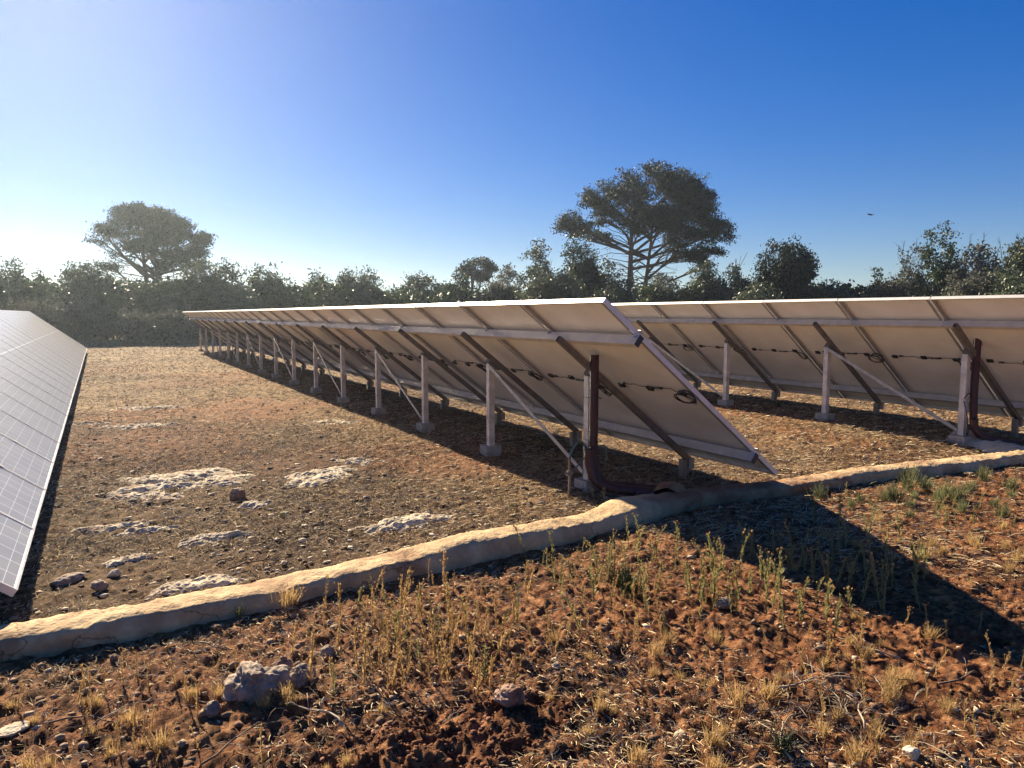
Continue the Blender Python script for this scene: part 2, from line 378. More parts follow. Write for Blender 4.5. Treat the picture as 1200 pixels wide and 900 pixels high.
# ------------------------------------------------------------------ solar arrays
TILT = math.radians(38.23)
DN = Vector((math.cos(TILT), 0, -math.sin(TILT))); NN = Vector((math.sin(TILT), 0, math.cos(TILT))); UU = Vector((0, 1, 0))
MW, ML, PW = 1.045, 2.118, 1.06
MROT = Matrix((UU, -DN, NN)).transposed().to_4x4()
def module_meshes():
    b = MB(); b.box((MW/2, -ML/2, -.0065), (MW/2-.004, ML/2-.004, .0025), mi=1)
    b.f.pop(); b.mi.pop(); k = len(b.v)
    b.v += [(.004, -ML+.004, -.0038), (MW-.004, -ML+.004, -.0038), (MW-.004, -.004, -.0038), (.004, -.004, -.0038)]
    b.f.append((k, k+1, k+2, k+3)); b.mi.append(0)
    glass = b.mesh('solar_panel', [CELLS, BACK])
    f = MB(); t = .006
    for x in (t/2, MW-t/2): f.box((x, -ML/2, -.0175), (t/2, ML/2, .0175))
    for y in (-t/2, -ML+t/2): f.box((MW/2, y, -.0175), (MW/2-t, t/2, .0175))
    for x, sg in ((t, 1), (MW-t, -1)):
        f.box((x+sg*.014, -ML/2, -.0338), (.014, ML/2-t, .001), mi=1); f.box((x+sg*.003, -ML/2, -.0008), (.003, ML/2-t, .001))
    for y, sg in ((-t, -1), (-ML+t, 1)):
        f.box((MW/2, y+sg*.006, -.0338), (MW/2-t-.028, .006, .001)); f.box((MW/2, y+sg*.003, -.0008), (MW/2-t-.006, .003, .001))
    frame = f.mesh('frame', [FRAME, LIP_SHADE])
    j = MB().box((0, 0, -.018), (.030, .022, .008)).box((0, 0, -.027), (.024, .017, .002)); jb = j.mesh('junction_box', BLACK)
    coils = []
    for q in range(4):
        c = MB(); r = random.Random(q+3); pts = []
        for i in range(44):
            a = i/43*2*math.pi*2.6+r.random()*.15; rad = .068+.014*math.sin(i*.7+q)
            pts.append((.035+rad*math.cos(a), .0+rad*1.05*math.sin(a)-.02, -.05-.012*math.sin(i*.33+q)-.0006*i))
        c.tube(pts, .0055, 5)
        c.tube([pts[-1], (.12, -.03, -.03), (.2, .005, -.02), (.30, -.004, -.018)], .003, 5)
        c.tube([(.30, -.004, -.02), (.37, -.008, -.022)], .009, 6); c.tube([(.385, -.009, -.022), (.44, -.004, -.022)], .0075, 6)
        c.tube([(.44, -.004, -.02), (.55, -.02, -.016), (.62, 0, -.016)], .0028, 5)
        c.tube([(.62, 0, -.016), (.70, -.012, -.017), (.74, 0, -.02)], .0028, 5); c.tube([(.74, 0, -.02), (.79, 0, -.02)], .008, 6)
        coils.append(c.mesh('cable', BLACK, True))
    return glass, frame, jb, coils
GLASS, FRM, JBOX, COILS = module_meshes()
S_POST = 1.65
SP_U, SP_L = .36, 1.80       # purlins, distance down the slope
BLOCK = MB().box((0, 0, .01), (.08, .08, .075)).mesh('post_base', CONC)
_bolt = MB(); _bolt.tube([(0, 0, 0), (0, 0, .006)], .009, 6)
def array(label, vt, ht, u0, n, post_u, post_v, npost, gz=0.0, gname='array'):
    root = empty('solar_array', (vt, u0, gz))
    tag(root, label, 'solar array', 'rows of ground mounted solar panels')
    T = Vector((0, 0, ht-gz))                       # top near corner, local
    r = random.Random(int(abs(vt)*100))
    for i in range(n):
        p = link('solar_panel', GLASS, root)
        jit = Matrix.Translation((0, 0, r.uniform(-.0015, .0015)))
        p.matrix_local = Matrix.Translation(T+UU*(i*PW)) @ MROT @ jit
        link('frame', FRM, p)
        for x in (.17, .5225, .875):
            q = link('junction_box', JBOX, p); q.location = (x, -1.06+r.uniform(-.01, .01), 0)
        q = link('cable', COILS[r.randrange(4)], p); q.location = (r.uniform(-.03, .05), -1.03+r.uniform(-.04, .04), -.004); q.scale = (1, r.uniform(.8, 1.25), 1)
    LEN = n*PW-.015
    for s_, e0 in ((SP_U, .05), (SP_L, .03)):
        c = T+DN*s_-NN*(.0358+.0375)
        m = MB(); a = c-UU*e0; b_ = c+UU*(LEN+.04)
        m.bar(a, b_, .038, .074, NN)
        pu = m.build('purlin', ALU, root)
        MB().bar(c-UU*(e0+.004), c-UU*e0, .041, .077, NN).build('end_cap', BLACK, pu)
        for k in range(1, int(LEN//5.6)+1):
            uu = c+UU*(k*5.6-.9); MB().bar(uu-UU*.11, uu+UU*.11, .042, .078, NN).build('splice_plate', POSTM, pu)
    cm = MB()
    for i in range(n+1):
        for s_ in (SP_U, SP_L):
            cc = T+DN*(s_)+UU*(i*PW-.0075); cm.box(cc+NN*.002, (.018, .018, .002), (UU, DN, NN))
            cm.box(cc-DN*.026-NN*.045, (.010, .006, .014), (UU, DN, NN))
    cm.build('panel_clamp', ALU, root)
    tops = []
    for k in range(npost):
        u = post_u+k*S_POST-u0; v = post_v-vt; ur = u-.055
        a = T+DN*(SP_U-.07)+UU*ur-NN*.133; b_ = T+DN*(2.0)+UU*ur-NN*.133
        rf = MB(); rf.chan(a, b_, .038, .046, NN); rf.build('rafter', STEEL, root)
        zr = (ht-gz)-math.tan(TILT)*v-.165/math.cos(TILT)     # under the rafter at the post
        x, y = post_v, post_u+k*S_POST
        zg = G(x, y)-gz
        p = MB(); p.box((v, u, (zg+zr)/2), (.03, .03, (zr-zg)/2))
        po = p.build('post', POSTM, root)
        hb = MB(); hb.bar(Vector((v, u-.02, zr))-DN*.05+NN*.012, Vector((v, u-.02, zr))+DN*.075+NN*.012, .07, .05, NN)
        hb.build('post_bracket', STEEL, po)
        bl = link('post_base', BLOCK, po); bl.location = (v, u, zg+.0); bl.rotation_euler = (0, 0, r.uniform(-.1, .1))
        tops.append((Vector((v, u, zr)), Vector((v, u, zg))))
        # short front foot under the low end of the rafter
        xv = b_.x-.05; zf = b_.z+.05*math.tan(TILT)-.03; zg2 = G(vt+xv, u0+ur)-gz
        ft = MB(); ft.box((xv-.03, ur, (zf+zg2)/2+.01), (.022, .028, max(.02, (zf-zg2)/2)))
        fo = ft.build('front_foot', STEEL, root)
        fb = MB(); fb.box((xv+.030, ur, zf-.025), (.028, .042, .045)); fb.tube([(xv+.03, ur, zf-.05), (xv+.03, ur, zg2-.05)], .006, 6); fb.build('foot_block', CONC, fo)
    for k in range(0, npost-1, 2):
        a = tops[k+1][0]+Vector((-.036, 0, .0)); b_ = tops[k][1]+Vector((-.036, .03, .14))
        MB().bar(a, b_, .005, .034, (0, 0, 1)).bar(a+Vector((.014, 0, -.02)), b_+Vector((.014, 0, -.02)), .024, .005).build('brace', BRACEM, root)
    return root, tops
A1, T1 = array('middle row of solar panels seen from its shaded white back, ending in the centre', 2.836, 1.474, 3.80, 25, 4.63, 3.31, 16)
A2, T2 = array('far row of solar panels seen from its white back, cut by the right edge', 7.313, 1.547, 3.315, 26, 4.25, 7.79, 15, .07)
A3, T3 = array('row of solar panels at left turning its glass front to the viewer', -2.024, 1.474, 3.773, 25, 4.6, -1.55, 16)

# ------------------------------------------------------------------ conduits, earth rods and cables
def ribbed(pts, r, n=10, step=.006):
    P = [Vector(p) for p in pts]; out = []
    for i in range(len(P)-1):
        k = max(1, int((P[i+1]-P[i]).length/step))
        for q in range(k): out.append(P[i].lerp(P[i+1], q/k))
    out.append(P[-1]); return out, [r*(1+.045*math.sin(i*2.1)) for i in range(len(out))]
def curve(pts, n=10):
    P = [Vector(p) for p in pts]; P = [P[0]*2-P[1]]+P+[P[-1]*2-P[-2]]; out = []
    for i in range(1, len(P)-2):
        for q in range(n):
            t = q/n; a, b, c, d = P[i-1:i+3]
            out.append(.5*((2*b)+(c-a)*t+(2*a-5*b+4*c-d)*t*t+(3*b-a-3*c+d)*t**3))
    out.append(P[-2]); return out
px, py = 3.31, 4.63; zg = G(px, py)
m = MB(); P_, R_ = ribbed(curve([(px-.012, py-.079, 1.06), (px-.012, py-.079, .6), (px-.01, py-.085, .25), (px+.05, py-.13, .07), (px+.2, py-.25, .045), (px+.42, py-.5, .03), (px+.5, py-.72, .01)], 9), .036)
m.tube(P_, R_, 12)
tag(m.build('conduit', MAROON, None, True), 'tall ribbed maroon conduit standing against the near post of the middle row', 'conduit', 'maroon cable conduits')
m = MB(); P_, R_ = ribbed(curve([(px-.07, py-.10, .34), (px-.065, py-.11, .22), (px-.03, py-.17, .09), (px+.1, py-.33, .045), (px+.35, py-.58, .03), (px+.45, py-.78, .01)], 9), .04)
m.tube(P_, R_, 12)
tag(m.build('conduit', MAROON, None, True), 'short cut maroon conduit bending up at the foot of the middle row post', 'conduit', 'maroon cable conduits')
def rod(x, y, h, label):
    z = G(x, y); root = empty('earth_rod', (x, y, z)); tag(root, label, 'earth rod')
    MB().tube([(0, 0, -.05), (.004, 0, h*.5), (0, .004, h)], .011, 8).build('rod', RODM, root)
    c = MB(); c.box((0, 0, h*.62), (.022, .014, .016)); c.tube([(-.04, 0, h*.62), (.03, 0, h*.62)], .007, 6); c.build('clamp', STEEL, root)
    return root
rx, ry = at(667, 583)
rod(rx, ry, .30, 'thin rusty earth rod in front of the near post of the middle row')
m = MB(); m.tube(curve([(rx, ry, .18), (rx+.03, ry+.03, .32), (rx+.13, ry+.08, .40), (rx+.24, ry+.16, .36), (px-.045, py-.04, .30)], 8), .009, 7)
m.tube(curve([(rx+.02, ry, .20), (rx+.12, ry+.10, .19), (px-.05, py-.05, .28), (px+.06, py-.13, .36), (px+.085, py-.10, .16)], 8), .006, 6)
tag(m.build('earth_cable', CABLEG, None, True), 'green earth cable arching from rod to near post of the middle row', 'cable')
m = MB(); hx, hy = at(683, 566)
m.tube([(hx, hy, .02), (hx, hy, .17), (hx+.03, hy, .185)], .006, 6); m.tube([(hx, hy, .02), (hx+.05, hy-.01, .01)], .006, 6)
tag(m.build('wire_hook', STEEL), 'small bent wire bracket low beside the short maroon conduit', 'bracket')
for k, (dz, rr_) in enumerate(((.73, .047), (.40, .048), (.28, .048))):
    m = MB(); pts = [(px-.002+rr_*1.1*math.cos(a), py-.045+.098*math.sin(a), dz+.004*math.sin(2*a)) for a in np.linspace(0, 2*math.pi, 20)]
    m.tube(pts, .003, 5)
    tag(m.build('cable_tie', BLACK), ['uppermost black tie holding the tall maroon conduit to its post', 'middle black tie holding the tall maroon conduit to its post', 'lowest black tie holding the tall maroon conduit to its post'][k], 'cable tie')
qx, qy = 7.79, 4.25
m = MB(); P_, R_ = ribbed(curve([(qx+.08, qy-.06, 1.16), (qx+.075, qy-.06, .8), (qx+.06, qy-.07, .45), (qx+.07, qy-.09, .2), (qx+.14, qy-.16, .1), (qx+.3, qy-.3, .07)], 8), .038)
m.tube(P_, R_, 12)
m.tube(*ribbed(curve([(qx+.0, qy-.12, .30), (qx+.02, qy-.13, .18), (qx+.1, qy-.22, .1), (qx+.3, qy-.4, .06)], 8), .034), 12)
tag(m.build('conduit', MAROON, None, True), 'maroon conduit behind the near post of the right hand row', 'conduit', 'maroon cable conduits')
m = MB(); m.tube(curve([(qx-.05, qy-.03, .5), (qx-.02, qy-.06, .56), (qx+.04, qy-.05, .5), (qx+.03, qy-.07, .3), (qx-.05, qy-.08, .12), (qx-.06, qy-.08, .3), (qx-.05, qy-.03, .48)], 8), .006, 6)
tag(m.build('earth_cable', BLACK, None, True), 'black cable loop tied low on the near post of the right hand row', 'cable')

# ------------------------------------------------------------------ mortar kerb and sand
def ridge(name, line, prof, m_, label, cat, seed=1, n=420, mod=None):
    P = curve([(x, y, 0) for x, y in line], 30); P = np.array([tuple(p) for p in P])
    d = np.r_[0, np.cumsum(np.hypot(*(P[1:, :2]-P[:-1, :2]).T))]; t = np.linspace(0, d[-1], n)
    X = np.interp(t, d, P[:, 0]); Y = np.interp(t, d, P[:, 1]); tx = np.gradient(X); ty = np.gradient(Y); l = np.hypot(tx, ty); nx, ny = -ty/l, tx/l
    K = 26; o_, h_ = zip(*prof); s_ = np.linspace(0, len(prof)-1, K); off = np.interp(s_, range(len(prof)), o_); hh = np.interp(s_, range(len(prof)), h_)
    V = np.zeros((n, K, 3))
    for j in range(K):
        w = 1.0+.12*(fbm(t*1.3, t*0, seed, 3)-.5)*2; hsc = 1.0+.10*(fbm(t*1.7+5, t*0+3, seed+9, 3)-.5)*2
        if mod: a, b_ = mod(t, X); w = w*a; hsc = hsc*b_
        ww = off[j]*w+.03*(fbm(t*4, t*0+j*.22, seed+20, 4)-.5)*(1 if 0 < j < K-1 else .3)+.02*(fbm(t*.8, t*0, seed+44, 2)-.5)
        x = X+nx*ww; y = Y+ny*ww
        z = gh(x, y)*.6+hh[j]*hsc+(.011*(fbm(t*5, t*0+j*.35, seed+31, 4)-.5)+.012*(fbm(t*22, t*0+j*.9, seed+35, 3)-.5) if hh[j] > 0 else 0)
        V[:, j] = np.stack([x, y, z], 1)
    i = np.arange(n-1)[:, None]*K; j = np.arange(K-1)[None]
    Fq = np.stack([i+j, i+j+1, i+K+j+1, i+K+j], -1).reshape(-1, 4)
    me = npmesh(name, V.reshape(-1, 3), Fq, m_, True)
    return tag(link(name, me), label, cat)
# profile runs from the camera side (negative offset) to the array side
def kmod(t, X):
    b = 1+.45*np.exp(-((X-3.15)/.28)**2); return b, 1+.35*np.exp(-((X-3.1)/.25)**2)+.35*np.exp(-((X-1.8)/.5)**2)
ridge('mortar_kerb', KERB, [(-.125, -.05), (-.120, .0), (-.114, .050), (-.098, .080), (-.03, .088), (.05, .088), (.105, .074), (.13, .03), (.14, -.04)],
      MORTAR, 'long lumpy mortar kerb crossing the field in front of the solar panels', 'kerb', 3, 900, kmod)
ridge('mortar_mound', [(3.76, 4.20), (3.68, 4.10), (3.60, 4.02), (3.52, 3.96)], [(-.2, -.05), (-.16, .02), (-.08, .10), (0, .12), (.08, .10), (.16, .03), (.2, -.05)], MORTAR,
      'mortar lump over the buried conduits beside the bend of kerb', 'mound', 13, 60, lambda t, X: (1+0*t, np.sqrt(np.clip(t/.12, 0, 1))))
ridge('sand_bank', [at(1126, 511, .07), at(1145, 514, .07), at(1170, 519, .07), at(1200, 526, .07), at(1250, 538, .07)], [(-.26, .0), (-.2, .04), (-.1, .075), (0, .085), (.08, .075), (.18, .04), (.24, .0)], SAND,
      'pale sand bank running from the right hand post to the kerb', 'sand bank', 23, 120, lambda t, X: (1+0*t, 1+.5*np.exp(-(t/.2)**2)))

# ------------------------------------------------------------------ rocks
def ico(sub=2):
    import bmesh
    bm = bmesh.new(); bmesh.ops.create_icosphere(bm, subdivisions=sub, radius=1)
    V = np.array([v.co[:] for v in bm.verts]); F = np.array([[v.index for v in f.verts] for f in bm.faces]); bm.free(); return V, F
ICO = {k: ico(k) for k in (1, 2, 3, 5)}
def noise3(V, s, seed): return (fbm(V[:, 0]*s+V[:, 2]*s*.7, V[:, 1]*s-V[:, 2]*s*.6, seed, 4)+fbm(V[:, 2]*s+3, V[:, 0]*s*.8-V[:, 1]*s*.5, seed+5, 4))/2-.5
def rock_mesh(seed, m_, sub=3, rough=.5, cuts=7, name='rock'):
    V, F = ICO[sub]; V = V.copy(); r = np.random.RandomState(seed)
    for i in range(cuts):
        n = r.normal(size=3); n /= np.linalg.norm(n); d = r.uniform(.5, .85)
        k = V@n-d; V -= np.outer(np.maximum(k, 0)*.9, n)
    V = V*(1+1.3*rough*noise3(V*1.0+seed, 1.6, seed))[:, None]+V*(.55*rough*(.3-np.abs(noise3(V+seed, 3.2, seed+7))*2.5)+.25*rough*noise3(V+seed, 11, seed+17))[:, None]
    return npmesh(name, V, F, m_, sub < 2, 3)
def put_rock(px_, py_, w, h, m_, label, seed, depth=None, sink=.3, rz=None, group=None, name='rock', sub=5, rough=.55, cat='rock'):
    x, y = at(px_, py_); z = G(x, y)
    o = link(name, rock_mesh(seed, m_, sub, rough)); o.location = (x, y, z+h*(.5-sink)); o.scale = (w/2, (depth or w*.8)/2, h/2)
    o.rotation_euler = (0, 0, seed*1.3 if rz is None else rz); return tag(o, label, cat, group)
put_rock(303, 814, .19, .15, ROCK, 'large pitted grey rock with red soil on it in the left foreground', 5, .20, .22, .3, rough=.85)
put_rock(354, 800, .10, .09, ROCK, 'small rounded rock just right of the large foreground rock', 9, .10, .2)
put_rock(329, 787, .09, .06, ROCK, 'low pale stone lodged behind the large foreground rock', 12, .08, .2)
put_rock(598, 829, .11, .085, REDR, 'reddish broken rock on the edge of dug dark earth', 16, .10, .25, .2)
put_rock(279, 584, .13, .13, ROCK, 'brown upright stone among the limestone behind the kerb', 21, .10, .25)
put_rock(82, 681, .15, .05, ROCK, 'flat tan stone beside shadow of the left panel row', 23, .10, .2, .2)
put_rock(117, 690, .09, .06, ROCK, 'dark rounded stone behind left part of the kerb', 25, .08, .2)
put_rock(133, 674, .07, .05, LIME, 'small pale stone above the dark one behind left part of kerb', 27, .06, .2)
put_rock(848, 711, .08, .06, ROCK, 'grey pebble sized rock among the weeds left of the dark shadow', 29, .07, .25)
put_rock(250, 838, .06, .05, ROCK, 'small knobbly stone left below the large foreground rock', 41, .05, .25)
put_rock(14, 858, .09, .03, LIME, 'flat yellowish stone at the left edge of the foreground', 43, .10, .3)
put_rock(1068, 893, .05, .04, LIME, 'small pale stone at the bottom right of picture', 45, .05, .25)
put_rock(385, 770, .07, .05, ROCK, 'dark stone to the right above the large foreground rock', 47, .06, .25)
# limestone outcrops: low irregular slabs breaking through the soil
def outcrop(px_, py_, w, d, h, label, seed, rz=0.0):
    x0, y0 = at(px_, py_); n = 200; w *= 1.35; d *= 1.5
    r = np.linspace(0, 1.0, 90)**.8; a = np.linspace(0, 2*math.pi, n, endpoint=False); A, Rr = np.meshgrid(a, r)
    ca, sa = np.cos(A), np.sin(A); edge = 1+.7*(fbm(ca*1.6+seed, sa*1.6+seed*.7, seed, 3)-.5)*2
    lx = Rr*ca*edge*w/2; ly = Rr*sa*edge*d/2; c, s = math.cos(rz), math.sin(rz)
    X = x0+lx*c-ly*s; Y = y0+lx*s+ly*c
    rid = 1-np.abs(2*fbm(X*7, Y*7, seed+3, 4)-1); pit = fbm(X*24, Y*24, seed+6, 3)
    top = np.minimum(1.6*(fbm(X*4.5, Y*7, seed+1, 4)-.40)*(1.25-Rr)+.22*(rid-.5), .42)
    Z = gh(X, Y)*.6+.72*h*(top*1.15-.0-.9*Rr**5)+.020*(pit-.5)+.004-.012*sstep(.62, .8, fbm(X*14, Y*14, seed+8, 3))
    V = np.stack([X.ravel(), Y.ravel(), Z.ravel()], 1); m = len(r); i = np.arange(m-1)[:, None]*n; j = np.arange(n)[None]; j2 = (j+1) % n
    Fq = np.stack([i+j, i+n+j, i+n+j2, i+j2], -1).reshape(-1, 4)
    tag(link('limestone_outcrop', npmesh('limestone_outcrop', V, Fq, LIME, False)), label, 'rock outcrop', 'pale limestone outcrops behind the kerb')
outcrop(203, 566, .85, .75, .085, 'largest pale limestone outcrop, left of centre behind the kerb', 101)
outcrop(172, 583, .55, .28, .06, 'low ledge of limestone joined below the largest outcrop', 103)
outcrop(378, 556, .75, .35, .07, 'broken grey limestone outcrop right of the largest one', 105, .5)
outcrop(422, 540, .40, .30, .06, 'small limestone lump at upper right of the broken outcrop', 107)
outcrop(478, 612, .60, .26, .06, 'pale limestone outcrop close behind the kerb, right of the others', 109, .1)
outcrop(298, 590, .22, .16, .05, 'small dome of limestone beside the upright brown stone', 111)
outcrop(132, 617, .34, .14, .05, 'narrow white limestone slab nearest the left panel row', 113)
outcrop(172, 620, .26, .10, .04, 'thin limestone strip right of the narrow white slab', 115)
outcrop(247, 631, .38, .16, .055, 'white limestone slab in front of the largest outcrop', 117)
outcrop(234, 682, .42, .16, .05, 'limestone slab touching the back of the kerb at left', 119)
outcrop(393, 496, .70, .40, .04, 'flat pale limestone patch near the shadow of middle row', 121)
outcrop(160, 500, .75, .30, .05, 'far limestone streak on the left part of field', 123)
outcrop(105, 497, .50, .30, .05, 'greyish limestone streak nearest the left panel edge', 125)
outcrop(178, 478, .9, .35, .05, 'farthest limestone streak on the field', 127)
outcrop(152, 655, .20, .10, .03, 'tiny limestone chip patch between slab and kerb at left', 129)

# ------------------------------------------------------------------ gravel, clods, straw (uncountable)
def sample(n, rmin, rmax, p, half=42, seed=1):
    r_ = np.random.RandomState(seed); q = r_.rand(n)
    r = (rmin**(1-p)+q*(rmax**(1-p)-rmin**(1-p)))**(1/(1-p)) if p != 1 else rmin*(rmax/rmin)**q
    a = YAW+np.radians(r_.uniform(-half, half, n)); return r*np.sin(a), r*np.cos(a), r, r_
def tint_material(name, stops, rough=.9):
    m, nt, b = mat(name); N = nt.nodes; a = N.new('ShaderNodeAttribute'); a.attribute_name = 'tint'
    r = N.new('ShaderNodeValToRGB'); e = r.color_ramp.elements
    while len(e) < len(stops): e.new(.5)
    for k, (p, c) in enumerate(stops): e[k].position = p; e[k].color = (*c, 1)
    nt.links.new(a.outputs['Fac'], r.inputs[0]); nt.links.new(r.outputs[0], b.inputs['Base Color']); b.inputs['Roughness'].default_value = rough; b.inputs['Specular IOR Level'].default_value = .2; return m
def scatter_stones(name, n, rng, smin, smax, m_, seed, keep=None, flat=.6, sub=1):
    X, Y, r, r_ = sample(n, rng[0], rng[1], rng[2], seed=seed)
    if keep is not None: k = keep(X, Y, r_); X, Y, r = X[k], Y[k], r[k]
    n = len(X); V0, F0 = ICO[sub]
    s = smin*(smax/smin)**(r_.rand(n)**2.2)
    V = V0[None]*(1+.55*(r_.rand(n, len(V0), 1)-.5)*1.5); V = V*(s[:, None, None])*np.stack([r_.uniform(.7, 1.3, n), r_.uniform(.7, 1.3, n), r_.uniform(flat*.6, flat*1.3, n)], 1)[:, None]
    a = r_.uniform(0, 6.28, n); c, s_ = np.cos(a)[:, None], np.sin(a)[:, None]
    x = V[..., 0]*c-V[..., 1]*s_; y = V[..., 0]*s_+V[..., 1]*c
    V = np.stack([x+X[:, None], y+Y[:, None], V[..., 2]+(gh(X, Y)+s*.15)[:, None]], -1).reshape(-1, 3)
    F = (F0[None]+np.arange(n)[:, None, None]*len(V0)).reshape(-1, 3)
    me = npmesh(name, V, F, m_, False, 3, attr=np.repeat(r_.rand(n), len(V0)))
    return link(name, me)
GRAV = tint_material('gravel_stone', [(0, (.10, .055, .032)), (.6, (.20, .125, .075)), (.88, (.32, .24, .16)), (1, (.50, .42, .31))])
CLOD = tint_material('red_clods', [(0, (.06, .024, .012)), (.6, (.15, .06, .03)), (1, (.26, .12, .065))])
offk = lambda X, Y: np.abs(Y-np.interp(X, KX, KY)) > .17
tag(scatter_stones('gravel', 15000, (1.4, 14, 1.0), .0025, .019, GRAV, 5, lambda X, Y, r_: offk(X, Y) & (fbm(X*1.5, Y*1.5, 55, 3)+.25*r_.rand(len(X)) > .56)), 'pebbles and stone chips strewn over the dry earth', 'gravel', kind='stuff')
def inlime(X, Y, r_): return (Y > np.interp(X, KX, KY)+.2) & (fbm(X*1.1, Y*1.1, 155, 3)+.3*r_.rand(len(X)) > .56)
tag(scatter_stones('limestone_chips', 16000, (3.8, 18, 1.0),   .004, .026, tint_material('lime_chip', [(0, (.16, .12, .085)), (.5, (.36, .29, .21)), (1, (.62, .54, .40))]), 15, inlime, .35), 'pale limestone chips strewn between the panel rows', 'gravel', kind='stuff')
def inclod(X, Y, r_):
    d = np.hypot((X-DUG[0])/.5, (Y-DUG[1])/.20); fg = Y < np.interp(X, KX, KY)-.15
    return fg & ((d < 1.1) | (r_.rand(len(X)) < .35*sstep(.45, .65, fbm(X*2, Y*2, 66, 3))))
tag(scatter_stones('earth_clods', 60000, (1.3, 5, .7), .002, .012, CLOD, 8, inclod, .8), 'crumbled red earth clods in the foreground', 'earth clods', kind='stuff')

def strips(name, X, Y, L, W, pitch, m_, r_, seed, curl=.3, lift=.003):
    n = len(X); a = r_.uniform(0, 2*math.pi, n); dx, dy = np.cos(a)*np.cos(pitch), np.sin(a)*np.cos(pitch); dz = np.sin(pitch)
    Z = gh(X, Y)+lift*r_.rand(n)*4; bx, by = -np.sin(a), np.cos(a); cu = r_.normal(0, curl, n)
    rows = []
    for k, t in enumerate((0, .5, 1.0)):
        ox = X+dx*L*t+bx*L*cu*t*t; oy = Y+dy*L*t+by*L*cu*t*t; oz = Z+dz*L*t*(1-.25*t)
        w = W*(1, .85, .25)[k]
        tw = .6*W
        rows.append(np.stack([ox-bx*w/2, oy-by*w/2, oz-tw*.2], 1)); rows.append(np.stack([ox+bx*w/2, oy+by*w/2, oz+tw*.4], 1))
    V = np.stack(rows, 1).reshape(-1, 3); b = np.arange(n)[:, None]*6
    F = np.stack([b+[0, 1, 3, 2], b+[2, 3, 5, 4]], 1).reshape(-1, 4)
    me = npmesh(name, V, F, m_, False, 4, attr=np.repeat(r_.rand(n), 6)); return link(name, me)
STRAW = tint_material('straw', [(0, (.035, .022, .014)), (.25, (.12, .08, .05)), (.5, (.36, .25, .13)), (.78, (.58, .44, .25)), (1, (.80, .68, .46))])
def straw_keep(X, Y, r_, lo=.40):
    fg = 1-sstep(-.5, .3, Y-np.interp(X, KX, KY))
    d = fbm(X*1.2+2, Y*1.2, 77, 4); dd = np.hypot((X-DUG[0])/.45, (Y-DUG[1])/.18)
    return offk(X, Y) & (d+.35*r_.rand(len(X))-.10*fg > lo+.12+.10*sstep(.45, .7, soil_mask(X, Y))) & (dd > 1.1)
X, Y, r, r_ = sample(150000, 1.3, 9, .9, seed=21); k = straw_keep(X, Y, r_); X, Y, r = X[k], Y[k], r[k]
tag(strips('dry_litter', X, Y, r_.uniform(.010, .045, len(X)), r_.uniform(.0012, .0032, len(X)), np.abs(r_.normal(0, .3, len(X))), STRAW, r_, 1), 'dry straw and stalk litter on the near ground', 'straw litter', kind='stuff')
X, Y, r, r_ = sample(170000, 4.5, 45, .9, seed=22); k = straw_keep(X, Y, r_, .34); X, Y, r = X[k], Y[k], r[k]
tag(strips('dry_stubble', X, Y, r_.uniform(.03, .10, len(X)), r_.uniform(.0045, .009, len(X))*np.clip(r/12, .38, 3), np.abs(r_.normal(.15, .3, len(X))), STRAW, r_, 2), 'short pale grass stubble over the field between rows', 'dry grass', kind='stuff')
# taller dry grass along the edge of the wood
DRYG = tint_material('tall_dry_grass', [(0, (.13, .10, .06)), (1, (.40, .33, .21))])
X, Y, r, r_ = sample(26000, 33, 46, .5, 44, seed=23); k = (Y > 34.5+1.5*fbm(X*.4, Y*.4, 3, 2)) & (Y < 41) & (X > -16) & (X < 24); X, Y, r = X[k], Y[k], r[k]
o = strips('tall_dry_grass', X, Y, r_.uniform(.12, .55, len(X))*(.5+fbm(X*1.2, Y*1.2, 8, 2)), r_.uniform(.01, .022, len(X)), r_.uniform(.9, 1.5, len(X)), DRYG, r_, 3, .1)
tag(o, 'tall dry grass along the foot of the trees at left', 'dry grass', kind='stuff')

